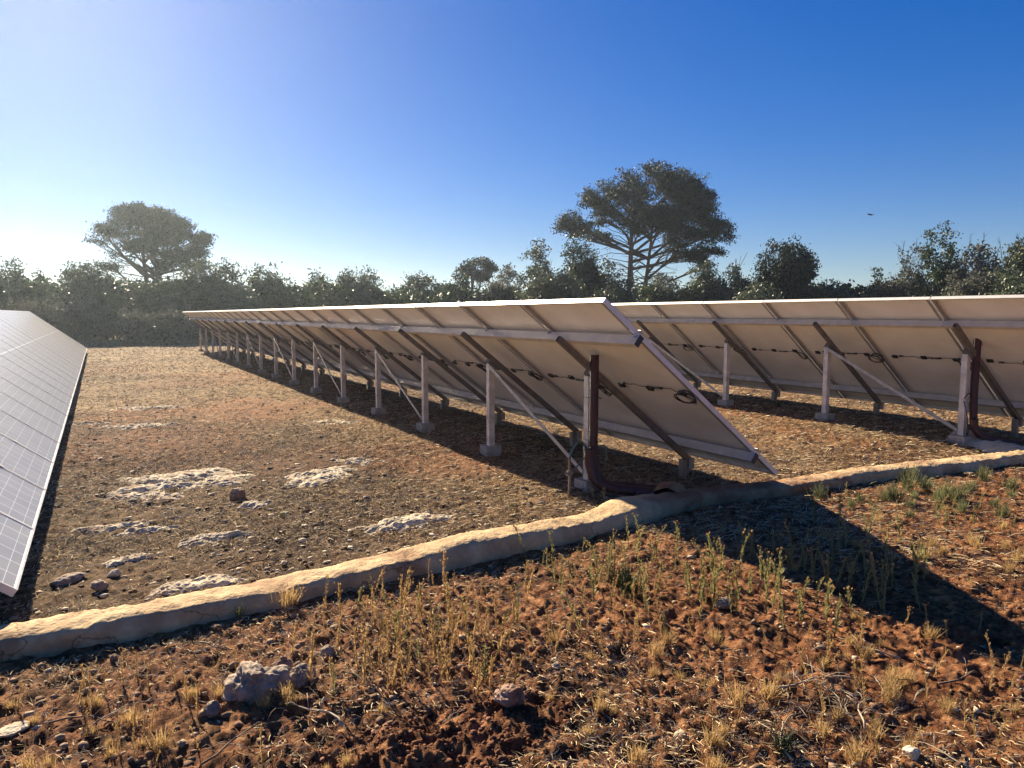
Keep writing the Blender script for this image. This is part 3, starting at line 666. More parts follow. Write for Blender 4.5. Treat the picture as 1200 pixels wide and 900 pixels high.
# ------------------------------------------------------------------ weeds and twigs
WG = leaf_material('weed_green', (.34, .32, .13), .45, .7, .5)
WY = leaf_material('weed_straw', (.52, .36, .16), .4, .8, .4)
WD = tint_material('weed_dark', [(0, (.03, .045, .02)), (1, (.09, .12, .05))], .7)
PINK = tint_material('pale_pink_head', [(0, (.45, .30, .27)), (1, (.68, .54, .48))], .8)
def with_tint(me, seed):
    r_ = np.random.RandomState(seed); a = me.attributes.new('tint', 'FLOAT', 'POINT')
    a.data.foreach_set('value', r_.rand(len(me.vertices)).astype(np.float32)*.5+r_.rand()*.5); return me
def weed_mesh(seed, kind):
    r = random.Random(seed); st = MB(); ns = 1 if r.random() < .6 else 2
    if kind == 'tuft': ns = 0
    lean = Vector((r.uniform(-.1, .1), r.uniform(-.1, .1), 1))
    head = MB()
    for s_ in range(ns):
        L = r.uniform(.75, 1)*(1 if s_ == 0 else .7); d = (lean+Vector((r.uniform(-.18, .18), r.uniform(-.18, .18), 0))*s_).normalized()
        bx_, by_ = r.gauss(0, .12), r.gauss(0, .12)
        pts = [d*L*t+Vector((r.uniform(-.012, .012), r.uniform(-.012, .012), 0))*(t > 0) for t in (0, .25, .5, .75, 1)]
        pts = [p+Vector((bx_*(p.z**2), by_*(p.z**2), 0)) for p in pts]; st.tube(pts, [.015, .014, .012, .010, .007], 4, False)
        for i in range(70):
            t = r.random()**.8; p = d*L*t; p = p+Vector((bx_*p.z**2, by_*p.z**2, 0)); a = r.uniform(0, 6.28)
            dd = Vector((math.cos(a)*r.uniform(.25, .8), math.sin(a)*r.uniform(.25, .8), 1.0)); side = Vector((-math.sin(a), math.cos(a), 0))
            st.blade(p, dd, r.uniform(.09, .17)*(1.1-.5*t), r.uniform(.016, .032), side)
        for q in range(4 if kind != 'thistle' else 7):         # branching heads near the top
            a = r.uniform(0, 6.28); b0 = d*L*r.uniform(.6, .95); b0 = b0+Vector((bx_*b0.z**2, by_*b0.z**2, 0)); b1 = b0+Vector((math.cos(a)*.09, math.sin(a)*.09, r.uniform(.1, .2)))
            st.tube([b0, (b0+b1)/2+Vector((0, 0, -.015)), b1], .0045, 3, False)
            for i in range(7):
                aa = r.uniform(0, 6.28); head.blade(b1, (math.cos(aa)*.45, math.sin(aa)*.45, 1), r.uniform(.04, .08), .028, Vector((-math.sin(aa), math.cos(aa), 0)))
    if kind == 'tuft':
        for i in range(90):
            a = r.uniform(0, 6.28); e = r.uniform(.15, .8); p = Vector((r.gauss(0, .12), r.gauss(0, .12), 0)); d = Vector((math.cos(a)*e, math.sin(a)*e, 1)).normalized(); L = r.uniform(.4, 1)
            sd = Vector((-math.sin(a), math.cos(a), 0)); st.blade(p, d, L, .03, sd)
            if i % 3 == 0:
                for q in range(4): st.blade(p+d*L*r.uniform(.3, .9), (r.uniform(-1, 1), r.uniform(-1, 1), .8), .12, .03)
    return st, head
WEEDS = {}
for kind, m_, hm, cnt in (('yellow', WY, WY, 6), ('green', WG, WY, 6), ('thistle', WG, PINK, 3), ('dark', WD, WD, 3), ('tuft', leaf_material('grass_green', (.17, .18, .08), .3, .7, .5), None, 4), ('drytuft', WY, None, 3)):
    lst = []
    for q in range(cnt):
        st, hd = weed_mesh(hash(q*7+len(kind)*31) % 9999, 'tuft' if 'tuft' in kind or kind == 'dark' else kind)
        a = with_tint(st.mesh('stem', m_), q); b = with_tint(hd.mesh('flower_head', hm), q+50) if hd.v else None
        lst.append((a, b))
    WEEDS[kind] = lst
WN = {'yellow': ('dry_weed', 'weed'), 'green': ('green_weed', 'weed'), 'thistle': ('flowering_weed', 'weed'), 'dark': ('low_bush', 'bush'), 'tuft': ('grass_tuft', 'grass tuft'), 'drytuft': ('dry_tuft', 'grass tuft')}
def weed(kind, px_, py_, h, label, group, r):
    x, y = at(px_, py_); a, b = WEEDS[kind][r.randrange(len(WEEDS[kind]))]
    o = link(WN[kind][0], a); o.location = (x, y, G(x, y)-.005); o.rotation_euler = (r.gauss(0, .13), r.gauss(0, .13), r.uniform(0, 6.28))
    h *= 1.15; wd = h*r.uniform(.8, 1.2); o.scale = (wd, wd, h)
    tag(o, label, WN[kind][1], group)
    if b: link('flower_head', b, o)
rw = random.Random(99)
def cluster(kind, n, box, hr, label, group, cen=None):
    for i in range(n):
        for q in range(30):
            X_ = rw.gauss((box[0]+box[2])/2, (box[2]-box[0])/2.6); Y_ = rw.gauss((box[1]+box[3])/2, (box[3]-box[1])/2.6)
            if not (box[0]-60 < X_ < box[2]+60 and box[1]-15 < Y_ < box[3]+20): continue
            x, y = at(X_, Y_); k = y-np.interp(x, KX, KY)
            if k < -.17 or k > .2: break
        else: continue
        hh = rw.uniform(*hr); q = (hh-hr[0])/(hr[1]-hr[0])
        tx = (X_-box[0])/(box[2]-box[0]); ty = (Y_-box[1])/(box[3]-box[1])
        where = ('back' if ty < .33 else 'front' if ty > .67 else 'middle')+' '+('left' if tx < .3 else 'right' if tx > .7 else 'centre')
        weed(kind, X_, Y_, hh, ('short ' if q < .33 else 'tall ' if q > .67 else 'medium ')+label+', '+where, group, rw)
cluster('yellow', 85, (400, 690, 590, 810), (.09, .19), 'straw coloured weed in the dry stand left of centre', 'dry weeds left of centre')
cluster('green', 24, (430, 700, 570, 800), (.08, .16), 'yellow green weed within the dry stand left of centre', 'yellow green weeds left of centre')
cluster('green', 52, (650, 645, 790, 705), (.09, .20), 'yellow green weed just below the kerb bend', 'weeds below the bend of kerb')
cluster('yellow', 30, (640, 690, 800, 760), (.07, .14), 'dry stalk below the green weeds near the kerb bend', 'dry stalks below the green weeds')
cluster('green', 36, (800, 655, 975, 730), (.12, .22), 'pale weed along the sunlit edge of the big shadow', 'weeds along the shadow edge')
cluster('green', 50, (850, 640, 1060, 715), (.12, .24), 'green weed standing inside the big triangular shadow', 'weeds inside the big shadow')
cluster('tuft', 24, (1000, 575, 1190, 600), (.08, .16), 'green grass tuft against the right part of kerb', 'grass tufts along the right part of kerb')
cluster('green', 26, (1000, 590, 1195, 625), (.08, .15), 'green weed below the right part of kerb', 'weeds below the right part of kerb')
cluster('drytuft', 26, (980, 590, 1195, 680), (.04, .09), 'dry tuft on red ground right of the shadow', 'dry tufts right of the shadow')
cluster('yellow', 40, (870, 740, 1180, 880), (.06, .13), 'thin dry weed in the right foreground below the shadow', 'dry weeds in the right foreground')
cluster('drytuft', 46, (700, 730, 1180, 890), (.03, .08), 'dry tuft in the right foreground below the shadow', 'dry tufts in the right foreground')
cluster('yellow', 26, (60, 790, 260, 890), (.06, .12), 'thin dry weed in the lower left corner', 'dry weeds in the lower left corner')
cluster('drytuft', 24, (20, 800, 420, 890), (.03, .07), 'dry tuft in the lower left corner', 'dry tufts in the lower left corner')
for kd, X_, Y_, h, lb in (('thistle', 605, 727, .16, 'pink headed weed standing alone below middle of the kerb'), ('thistle', 681, 742, .19, 'tallest pink headed weed, in the centre foreground'),
        ('thistle', 433, 690, .09, 'small fuzzy headed weed in front of the kerb left of centre'), ('yellow', 405, 688, .09, 'dry bunched weed in front of kerb, left of the fuzzy headed one'),
        ('drytuft', 337, 716, .13, 'tawny dry tuft growing against left part of the kerb'), ('tuft', 281, 726, .06, 'little green sprout against left part of the kerb'),
        ('thistle', 845, 655, .12, 'pink headed weed at the tip of sunlit ground beside the big shadow'), ('thistle', 780, 742, .11, 'pale headed weed below and right of the dark low bush'),
        ('dark', 738, 694, .15, 'dark green low bush among the weeds below the bend of kerb'), ('dark', 722, 684, .10, 'smaller dark green sprig left of the low dark bush'),
        ('dark', 1178, 528, .10, 'small grey green bush on pale sand at the right edge'), ('tuft', 1064, 577, .17, 'tallest green tuft against the right part of kerb'),
        ('yellow', 862, 858, .16, 'dense tawny weed standing in the lower right foreground'), ('dark', 915, 885, .09, 'dark spiky plant among dead twigs at lower right'),
        ('dark', 912, 484, .10, 'small weed in the shade of the right hand row'), ('thistle', 1180, 485, .1, 'weed in shade at foot of right hand row'),
        ('dark', 985, 592, .07, 'dark tuft at foot of the kerb right of the bend'), ('thistle', 696, 585, .10, 'grey budded weed beside the maroon conduits'),
        ('thistle', 708, 592, .13, 'taller grey budded weed beside the maroon conduits'), ('dark', 372, 596, .05, 'dark leafy weed in the stones behind the kerb'),
        ('tuft', 330, 605, .05, 'green tuft beside the small limestone dome'), ('tuft', 600, 596, .05, 'green sprout on lit ground left of the near post')):
    weed(kd, X_, Y_, h, lb, None, rw)
TW = [simple('dead_wood_pale', (.36, .29, .21), .85, 0, 30, .3), simple('dead_wood_dark', (.12, .08, .055), .9, 0, 30, .3)]
def twig(px_, py_, L, ang, r0, mi, label, group=None, seed=0):
    x, y = at(px_, py_); r = random.Random(seed); z = G(x, y); m = MB(); pts = []; r0 *= .75
    for i in range(7):
        t = i/6; a = ang+.35*math.sin(t*3+seed); pts.append(Vector((math.cos(a)*L*(t-.5), math.sin(a)*L*(t-.5), .012+.03*L*math.sin(t*3.1)+r.uniform(0, .008))))
    m.tube(pts, [r0*(1-.6*i/6) for i in range(7)], 5)
    for k in (2, 3, 4, 5):
        a = ang+r.choice((-1, 1))*r.uniform(.5, 1.1); q = pts[k]+Vector((math.cos(a), math.sin(a), r.uniform(.1, .5)))*L*r.uniform(.15, .3); m.tube([pts[k], (pts[k]+q)/2+Vector((0, 0, .01)), q], [r0*.5, r0*.4, r0*.2], 4)
    o = m.build('dead_twig', TW[mi], None, True); o.location = (x, y, z); tag(o, label, 'twig', group)
for i, (X_, Y_, L, a, r0, mi, lb) in enumerate(((942, 808, .30, -.3, .006, 0, 'bleached stick lying slantwise in the right foreground'), (1005, 845, .22, .5, .005, 0, 'bleached twig at right end of the twig heap'),
        (965, 800, .20, 1.9, .004, 0, 'pale twig pointing up at back of the twig heap'), (915, 870, .26, .9, .005, 0, 'curved pale twig over the dark spiky plant'),
        (1020, 765, .22, 2.2, .005, 0, 'pale twig above the heap, near the shadow'), (1130, 806, .24, .1, .006, 1, 'dark forked twig lying in the far right foreground'),
        (375, 845, .26, 2.0, .006, 0, 'crooked pale twig right of the large foreground rock'), (280, 872, .30, .4, .005, 1, 'curved dark twig below the large foreground rock'),
        (150, 830, .35, .3, .004, 0, 'long thin twig in the lower left foreground'), (110, 845, .28, -.5, .005, 1, 'dark twig crossing the long thin one at lower left'),
        (250, 765, .18, -.9, .006, 1, 'short dark twig above the large foreground rock'), (560, 690, .22, -.5, .004, 0, 'pale straight twig below middle of the kerb'),
        (665, 715, .20, .1, .004, 0, 'thin pale twig left of dark low bush'), (735, 775, .28, 1.1, .004, 1, 'dark twig below the dark low bush'),
        (225, 640, .30, .9, .004, 1, 'branching dark twig by the white limestone slab'), (300, 662, .32, .1, .008, 1, 'dark stick lying along the back of the kerb'),
        (1105, 893, .18, 1.7, .004, 0, 'small pale twig at the bottom right'), (800, 590, .5, .2, .003, 1, 'thin dark vine creeping over the shaded kerb'))):
    twig(X_, Y_, L, a, r0, mi, lb, None, i)
rt = random.Random(4)
def twig_label(X_, Y_, L, lim, mi, x0, x1, y0, y1, tail):
    return ('long ' if L > lim else 'short ')+('bleached' if mi == 0 else 'dark')+' '+tail+', '+('back' if Y_ < y0 else 'front' if Y_ > y1 else 'middle')+' '+('left' if X_ < x0 else 'right' if X_ > x1 else 'centre')
for i in range(70):
    X_, Y_ = rt.gauss(960, 45), rt.gauss(835, 28); L = rt.uniform(.06, .18); a = rt.uniform(0, 3.1); r0 = rt.uniform(.0015, .0035); mi = 0 if rt.random() < .4 else 1
    twig(X_, Y_, L, a, r0, mi, twig_label(X_, Y_, L, .12, mi, 940, 980, 822, 848, 'broken twig in the heap at lower right'), 'twigs of the heap at lower right', 200+i)
for i in range(60):
    X_, Y_, L, a, r0, mi = rt.uniform(20, 1180), rt.uniform(715, 890), rt.uniform(.05, .16), rt.uniform(0, 3.1), rt.uniform(.0012, .003), 0 if rt.random() < .5 else 1
    twig(X_, Y_, L, a, r0, mi, twig_label(X_, Y_, L, .1, mi, 400, 800, 775, 830, 'dead stalk lying on the foreground earth'), 'stalks scattered over the foreground', 400+i)

# ------------------------------------------------------------------ trees
def leaves(name, C, spread, per, size, m_, seed, asp=1.6, flat=.8):
    "C: clump centres (n,3); leaf quads round each"
    r = np.random.RandomState(seed); n = len(C)*per
    P = np.repeat(C, per, 0)+r.normal(size=(n, 3))*np.array([spread, spread, spread*flat])
    d = r.normal(size=(n, 3)); d[:, 2] += .3; d /= np.linalg.norm(d, axis=1)[:, None]; e = np.cross(d, r.normal(size=(n, 3))); e /= np.linalg.norm(e, axis=1)[:, None]
    s = size*r.uniform(.6, 1.3, n)[:, None]; a = d*s*asp/2; b = e*s/2
    V = np.stack([P-a, P+b, P+a, P-b], 1).reshape(-1, 3); F = np.arange(n*4).reshape(-1, 4)
    t = np.clip(np.repeat(r.rand(len(C))*.7, per)+r.rand(n)*.35, 0, 1)
    return npmesh(name, V, F, m_, False, 4, attr=np.repeat(t, 4))
def blob_points(blobs, n, r, shell=.55, lower=-.75):
    vol = np.array([b[3]*b[4]*b[5] for b in blobs])**.7; idx = r.choice(len(blobs), n, p=vol/vol.sum()); B = np.array(blobs)[idx]
    d = r.normal(size=(n, 3)); d /= np.linalg.norm(d, axis=1)[:, None]; d[:, 2] = np.maximum(d[:, 2], lower)
    rad = (shell+(1-shell)*r.rand(n)**.6)[:, None]*(1+.15*r.normal(size=(n, 1)))
    return B[:, :3]+d*rad*B[:, 3:6], idx
def tree(name, px_, dist, top_y, w_px, m_, label, cat, seed, style='bush', n=300, leaf=.11, twigs=0, group=None):
    x, y = far(px_, dist); k = ppm(px_, dist); Ht = CAM_H+(368-top_y)*k; W = w_px*k; r = np.random.RandomState(seed); rr = random.Random(seed)
    root = empty(name, (x, y, 0)); tag(root, label, cat, group)
    blobs = []; tk = MB()
    nb = 7 if style == 'bush' else 6
    for i in range(nb):
        a = rr.uniform(0, 6.28); q = rr.uniform(.1, .34)*W; zc = rr.uniform(.28, .74)*Ht; s = rr.uniform(.2, .34)*W
        blobs.append((math.cos(a)*q, math.sin(a)*q*.8, zc, s, s*.9, min(s*.9, Ht-zc, zc)*1.0))
    s = W*.27; blobs.append((rr.uniform(-.1, .1)*W, 0, Ht*.74, s, s, Ht*.26)); blobs.append((0, 0, Ht*.34, W*.46, W*.42, Ht*.34))
    C, idx = blob_points(blobs, n, r, .5)
    C[:, 2] = np.clip(C[:, 2], .15, Ht)
    g = (fbm(C[:, 0]*1.3+C[:, 2]*.9+x, C[:, 1]*1.3-C[:, 2]*.8, seed, 3) > .40)
    link('crown', leaves('crown', C[g], .16 if style != 'open' else .13, 36 if style != 'open' else 20, leaf, m_, seed), root)
    for q in range(rr.choice((2, 3, 4))):
        a = rr.uniform(0, 6.28); b = blobs[rr.randrange(len(blobs))]; p0 = Vector((math.cos(a)*.12, math.sin(a)*.12, -.1)); p3 = Vector((b[0], b[1], b[2]))
        pts = [p0, p0.lerp(p3, .35)+Vector((rr.uniform(-.2, .2), rr.uniform(-.2, .2), .2)), p0.lerp(p3, .7)+Vector((rr.uniform(-.2, .2), 0, .2)), p3]
        tk.tube(pts, [.11, .085, .06, .03], 6)
        for z in range(12):
            c = Vector(C[r.randint(len(C))]); st = pts[rr.choice((1, 2, 3))]; tk.tube([st, st.lerp(c, .5)+Vector((0, 0, .1)), c], [.025, .018, .008], 4, False)
    for q in range(twigs):
        c = Vector(C[r.randint(len(C))]); d = Vector((rr.gauss(0, .35), rr.gauss(0, .35), 1)).normalized(); L = rr.uniform(.4, 1.1)
        tk.tube([c, c+d*L*.5+Vector((.03, 0, 0)), c+d*L], [.016, .011, .004], 3, False)
        for z in range(3):
            s0 = c+d*L*rr.uniform(.2, .8); tk.tube([s0, s0+Vector((rr.gauss(0, .15), rr.gauss(0, .15), .3))], [.008, .003], 3, False)
    tk.build('trunk', TWIGM if twigs else BARK, root)
    return root
TL = [  # name, px, dist, top y, width px, material, label, category, style, n, twigs
 ('holm_oak', 2, 44, 297, 92, OAK, 'dark tree at the left edge beyond the left panel row', 'bush', 520, 6),
 ('scrub_bush', 50, 47, 324, 80, OLIVE, 'low olive bush between left edge tree and the greyish one', 'bush', 420, 0),
 ('wild_olive', 95, 42, 306, 88, OLIVE, 'greyish olive tree just left of the left pine', 'bush', 560, 8),
 ('pale_shrub', 92, 38.5, 352, 70, GREYL, 'pale leafy scrub in front of wood beyond left panel row', 'open', 200, 22),
 ('scrub_bush', 150, 43, 330, 100, OAK, 'dark scrub under the left side of the left pine', 'bush', 560, 0),
 ('scrub_bush', 205, 41, 328, 90, OAK, 'dark scrub under the right side of the left pine', 'bush', 560, 0),
 ('wild_olive', 254, 42, 303, 88, OLIVE, 'rounded olive tree right of the left pine', 'bush', 640, 0),
 ('holm_oak', 318, 44, 311, 72, OAK, 'dark tree with a peaked top above far end of the middle row', 'bush', 520, 0),
 ('wild_olive', 282, 40, 335, 70, OLIVE, 'low olive bush at far end of the middle row', 'bush', 420, 0),
 ('wild_olive', 372, 46, 321, 50, OLIVE, 'small olive tree third from the left pine', 'bush', 340, 4),
 ('wild_olive', 428, 44, 314, 84, OLIVE, 'broad rounded olive tree with bare twigs on its right', 'bush', 620, 10),
 ('scrub_bush', 468, 50, 334, 40, GREYL, 'thin bare shrub at a gap in the wood', 'open', 90, 30),
 ('wild_olive', 500, 46, 323, 62, OLIVE, 'low olive tree left of the small flat topped pine', 'bush', 440, 4),
 ('wild_olive', 536, 44, 316, 50, OAK, 'dark olive tree in front of the small flat topped pine', 'bush', 400, 0),
 ('wild_olive', 592, 42, 311, 70, GREYL, 'grey green olive tree right of the small pine', 'bush', 560, 4),
 ('wild_olive', 636, 40, 283, 56, OLIVE, 'tall narrow olive tree left of the big pine', 'bush', 600, 6),
 ('holm_oak', 682, 42, 272, 66, OAK, 'tall dark oak touching left side of the big pine', 'bush', 800, 0),
 ('wild_olive', 716, 39, 308, 58, OLIVE, 'olive tree in front of the big pine trunk', 'bush', 480, 0),
 ('wild_olive', 780, 43, 320, 60, GREYL, 'grey green bush right of the big pine trunk', 'bush', 440, 0),
 ('wild_olive', 828, 43, 310, 58, OLIVE, 'olive tree under right edge of the big pine', 'bush', 460, 0),
 ('wild_olive', 864, 42, 288, 40, OLIVE, 'slim olive tree left of the round dark one', 'bush', 420, 0),
 ('aleppo_pine', 912, 42, 281, 78, PINE, 'round dark tree right of the big pine', 'bush', 900, 0),
 ('scrub_bush', 955, 45, 322, 50, OLIVE, 'low bush right of the round dark tree', 'bush', 380, 0),
 ('wild_olive', 988, 42, 318, 52, OLIVE, 'low olive between round dark tree and the twiggy ones', 'bush', 400, 4),
 ('scrub_bush', 1027, 40, 306, 22, OAK, 'thin spindly sapling left of the twiggy trees', 'open', 70, 4),
 ('scrub_bush', 1040, 39, 325, 70, GREYL, 'grey scrub below the twiggy trees', 'bush', 420, 6),
 ('wild_almond', 1066, 41, 283, 62, GREYL, 'nearly bare twiggy tree, leftmost on the right side', 'open', 260, 110),
 ('wild_olive', 1100, 40, 266, 66, OAK, 'tallest tree on the right side, with twiggy top', 'open', 560, 50),
 ('wild_almond', 1146, 39, 286, 70, GREYL, 'grey twiggy tree right of the tallest one', 'open', 420, 80),
 ('wild_olive', 1196, 38, 274, 80, OLIVE, 'tall olive tree cut by the right edge', 'bush', 760, 40),
 ('scrub_bush', 1110, 37, 322, 110, GREYL, 'low grey scrub in front of the tallest right tree', 'bush', 620, 10),
 ('scrub_bush', 1185, 36.5, 318, 90, OLIVE, 'low scrub in front of the right edge tree', 'bush', 520, 10),
 ('scrub_bush', 888, 38, 330, 80, OLIVE, 'low olive scrub in front of the round dark tree', 'bush', 460, 0),
 ('scrub_bush', 650, 38, 320, 90, OLIVE, 'low olive scrub in front of the tall narrow olive', 'bush', 560, 0),
 ('pale_shrub', 165, 37.5, 366, 62, GREYL, 'pale wispy scrub at the foot of the left pine', 'open', 190, 30),
 ('pale_shrub', 212, 37, 362, 60, GREYL, 'pale wispy scrub just left of the far end of the middle row', 'open', 190, 30),
 ('pale_shrub', 38, 38, 352, 66, GREYL, 'pale wispy scrub above the top edge of the left panel row', 'open', 190, 30),
 ('holm_oak', 1290, 40, 270, 120, OAK, 'dark tree beyond the right edge of picture', 'bush', 500, 0),
 ('holm_oak', -90, 44, 300, 120, OAK, 'dark tree beyond the left edge of picture', 'bush', 500, 0)]
for i, (nm, px_, d, ty, w, m_, lb, stl, n, tg) in enumerate(TL):
    tree(nm, px_, d, ty, w, m_, lb, 'tree' if nm not in ('scrub_bush', 'pale_shrub') else 'shrub', 300+i, stl, n, .085, tg, 'trees and shrubs beyond the panel rows')

def pine(px_, dist, base_fork, blobs_px, label, seed, nclump, leaf, rtr=.3, lean=0., per=24, bare=30, zs=1.0, gate=.40):
    "blobs_px: (px, py, rx px, ry px, depth m) outline lobes of the crown at real distance"
    x, y = far(px_, dist); k = ppm(px_, dist); r = np.random.RandomState(seed); rr = random.Random(seed)
    rx, ry = math.cos(-math.atan2(x, y)), math.sin(-math.atan2(x, y))   # sideways direction
    dx, dy = x/dist, y/dist
    root = empty('aleppo_pine', (x, y, 0)); tag(root, label, 'pine tree')
    bl = []; cen = []
    for (bx, by, sx, sy, dp) in blobs_px:
        s = (bx-px_)*k; z = CAM_H+(368-by)*k
        z = (z-CAM_H)*zs+CAM_H; c = Vector((rx*s+dx*dp, ry*s+dy*dp, z)); cen.append(c); bl.append((c.x, c.y, c.z, sx*k*.86, sx*k*.86, sy*k*.9))
    C, idx = blob_points(bl, nclump, r, .45, -.6)
    g = (fbm(C[:, 0]*.9+C[:, 2]*.7, C[:, 1]*.9-C[:, 2]*.9, seed, 3) > gate) & (fbm(C[:, 0]*2.6+C[:, 2]*1.9, C[:, 1]*2.6-C[:, 2]*2.2, seed+4, 2) > .40); C = C[g]; idx = idx[g]
    link('crown', leaves('crown', C, .20, per, leaf, PINE, seed, 2.2, .6), root)
    tk = MB(); tops = []
    for q in range(2):
        f0 = Vector((0, 0, -.2)); off = Vector((rx, ry, 0))*((q-.5)*base_fork)
        hh = max(c.z for c in cen)*(.95 if q == 0 else .8)
        t = [f0+off*.3, f0+off+Vector((0, 0, hh*.3)), off*1.3+Vector((rx*lean*.3, ry*lean*.3, hh*.55)), off*1.6+Vector((rx*lean, ry*lean, hh))]
        t = [Vector(p) for p in curve(t, 6)]; tk.tube(t, [rtr*(1-.8*i/(len(t)-1))*(1 if q == 0 else .75) for i in range(len(t))], 9); tops.append(t)
    for i, c in enumerate(cen):
        t = tops[i % 2]; zz = c.z*rr.uniform(.58, .86)-.1; st = min(t, key=lambda p: abs(p.z-zz))
        mid = st.lerp(c, .5)+Vector((rr.uniform(-.3, .3), rr.uniform(-.3, .3), -.25*rr.random()+.1)); L = curve([st, mid, c], 6)
        tk.tube(L, [.11*(1-.75*j/(len(L)-1)) for j in range(len(L))], 6, False)
        mine = C[idx == i]
        for z in range(min(len(mine), 26)):
            e = Vector(mine[r.randint(len(mine))]); s0 = L[rr.randrange(4, len(L))]; mm = s0.lerp(e, .55)+Vector((rr.uniform(-.15, .15), rr.uniform(-.15, .15), rr.uniform(-.2, .05)))
            tk.tube([s0, mm, e], [.035, .022, .008], 4, False)
    for i in range(bare):   # dead bare branches low on the trunk
        t = tops[i % 2]; s0 = t[rr.randrange(6, 14)]; sgn = rr.choice((-1, 1)); L = rr.uniform(1, 3.2)
        e = s0+Vector((rx*sgn*L, ry*sgn*L, rr.uniform(-.4, .9)))+Vector((dx, dy, 0))*rr.uniform(-1, 1)
        m1 = s0.lerp(e, .5)+Vector((0, 0, .25)); tk.tube([s0, m1, e], [.035, .025, .01], 4, False)
        for z in range(5):
            b0 = s0.lerp(e, rr.uniform(.4, 1))+Vector((0, 0, .1)); tk.tube([b0, b0+Vector((rr.uniform(-.4, .4), rr.uniform(-.4, .4), rr.uniform(-.5, .2)))], [.012, .004], 3, False)
    tk.build('trunk', BARK, root); return root
pine(746, 52, .9, [(757, 206, 36, 20, 0), (718, 214, 24, 18, .5), (700, 226, 22, 18, -.5), (790, 215, 32, 22, .4), (812, 235, 24, 22, -.4), (730, 236, 30, 22, -1.2), (768, 232, 38, 26, 1.2),
     (800, 260, 30, 22, .6), (832, 272, 22, 20, -.4), (836, 288, 16, 12, .5), (815, 296, 18, 12, 0), (822, 310, 13, 8, .6), (668, 254, 17, 13, .2), (680, 264, 14, 10, -.8), (705, 248, 18, 13, 1),
     (775, 258, 34, 20, -1.6), (800, 240, 30, 20, .9), (745, 250, 26, 14, .8), (820, 262, 26, 16, 1.4), (795, 290, 22, 12, -1), (752, 264, 22, 14, -1.4), (782, 284, 20, 12, 1.2), (700, 272, 12, 7, .4), (656, 262, 8, 8, 0)],
     'tallest tree, a dark spreading pine with bare lower limbs right of centre', 77, 4600, .075, .34, .4, 40, 60, .945, .40)
pine(181, 52, .5, [(185, 256, 30, 14, 0), (160, 253, 20, 12, .5), (214, 268, 26, 15, -.4), (236, 276, 13, 11, 0), (228, 292, 14, 9, .5), (150, 272, 22, 11, .3), (134, 274, 13, 8, -.3), (128, 283, 9, 6, 0), (190, 276, 30, 13, .9),
     (170, 290, 24, 9, -.8), (205, 297, 22, 9, .6), (150, 298, 16, 8, 0), (222, 308, 16, 8, -.5), (188, 312, 18, 8, .5), (140, 312, 14, 6, .3), (170, 246, 12, 7, 0), (205, 255, 14, 8, .6)],
     'hazy spreading pine standing above the wood at left', 78, 2300, .075, .26, -.3, 34, 50, .98, .46)
pine(556, 62, .3, [(558, 309, 15, 6, 0), (572, 315, 10, 8, 0), (545, 317, 10, 6, .4), (562, 324, 15, 7, 0)], 'small flat topped pine in the distance left of centre', 79, 260, .12, .2, 0, 20, 4)

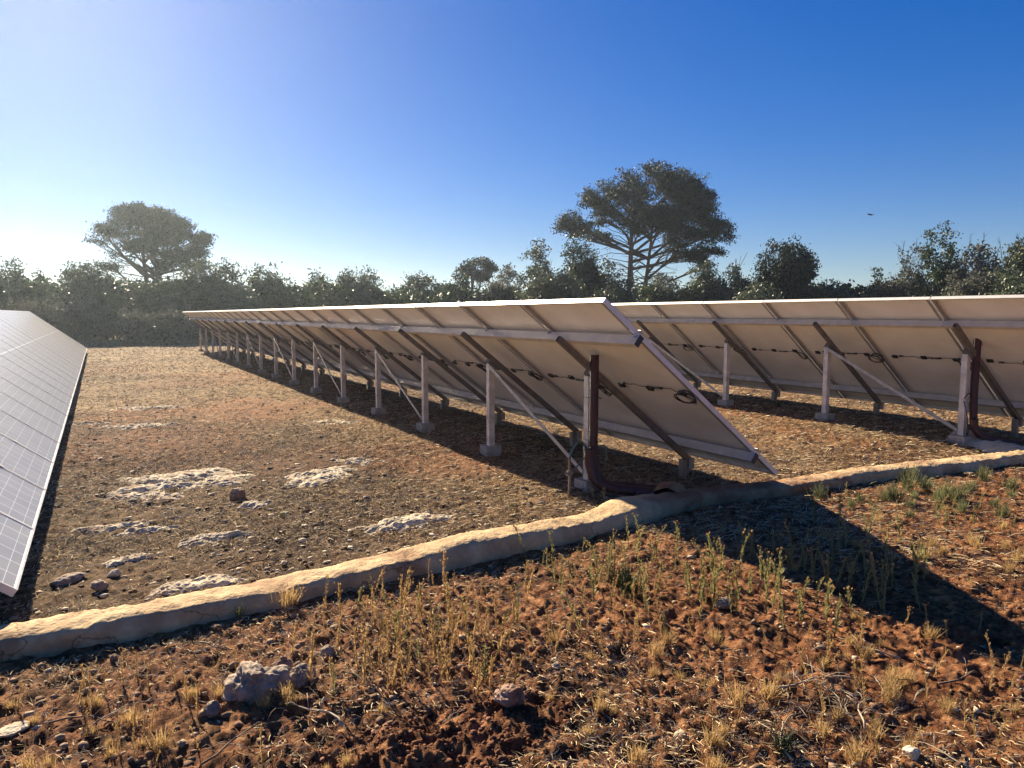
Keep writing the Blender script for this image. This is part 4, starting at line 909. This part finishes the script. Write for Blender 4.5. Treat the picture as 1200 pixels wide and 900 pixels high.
# dense undergrowth closing the foot of the wood, and the far wood behind
def thicket(name, d0, d1, a0, a1, n, h, m_, label, seed, leaf, per=20):
    r = np.random.RandomState(seed); a = np.radians(r.uniform(a0, a1, n)); d = r.uniform(d0, d1, n); x = d*np.sin(a); y = d*np.cos(a)
    top = h*(.65+.7*fbm(x*.35, y*.35, seed, 3)); z = top*r.rand(n)**.7
    C = np.stack([x, y, z], 1); tag(link(name, leaves(name, C, .22, per, leaf, m_, seed)), label, 'undergrowth', kind='stuff')
thicket('undergrowth', 41.5, 47, -16, 75, 4000, 2.65, OAK, 'dark undergrowth closing the foot of the wood', 5, .16)
thicket('distant_wood', 62, 80, -20, 80, 2400, 3.3, OAK, 'distant low wood seen through gaps between the trees', 6, .30)

# ------------------------------------------------------------------ bird
def bird():
    x, y = far(1014, 60); z = CAM_H+(368-265)*60/FPX
    m = MB(); m.tube([(-.22, 0, 0), (-.12, 0, .01), (0, 0, .015), (.14, 0, .0), (.20, 0, .005), (.25, 0, 0)], [.012, .04, .06, .05, .035, .006], 8)
    k = len(m.v)
    for s in (-1, 1):
        k = len(m.v)
        m.v += [(.09, 0, .03), (-.07, 0, .03), (.10, s*.22, .07), (-.05, s*.22, .065), (.02, s*.46, .02), (-.03, s*.44, .02),
                (.09, 0, .018), (-.07, 0, .018), (.10, s*.22, .062), (-.05, s*.22, .057), (.02, s*.46, .016), (-.03, s*.44, .016)]
        for q in ((0, 1, 3, 2), (2, 3, 5, 4), (6, 8, 9, 7), (8, 10, 11, 9), (0, 2, 8, 6), (2, 4, 10, 8), (1, 7, 9, 3), (3, 9, 11, 5), (4, 5, 11, 10)):
            m.f.append(tuple(k+i for i in q)); m.mi.append(0)
    k = len(m.v); m.v += [(-.18, -.015, .006), (-.18, .015, .006), (-.33, .05, .0), (-.33, -.05, 0)]; m.f.append((k, k+1, k+2, k+3)); m.mi.append(0)
    o = m.build('bird', simple('dark_feathers', (.03, .028, .026), .7)); o.location = (x, y, z); o.rotation_euler = (.25, .1, -YAW+.3)
    tag(o, 'small dark bird flying in the blue sky at right', 'bird')
bird()

hz = MB().box((5, 40, 8.25), (3900, 3900, 9.75))
hm = bpy.data.materials.new('haze'); hm.use_nodes = True; hn = hm.node_tree.nodes; hn.clear()
ho = hn.new('ShaderNodeOutputMaterial'); pv = hn.new('ShaderNodeVolumePrincipled'); hm.node_tree.links.new(pv.outputs[0], ho.inputs['Volume'])
pv.inputs['Color'].default_value = (.72, .86, 1, 1); pv.inputs['Density'].default_value = .0007; pv.inputs['Anisotropy'].default_value = .7
tag(hz.build('haze', hm), kind='stuff')
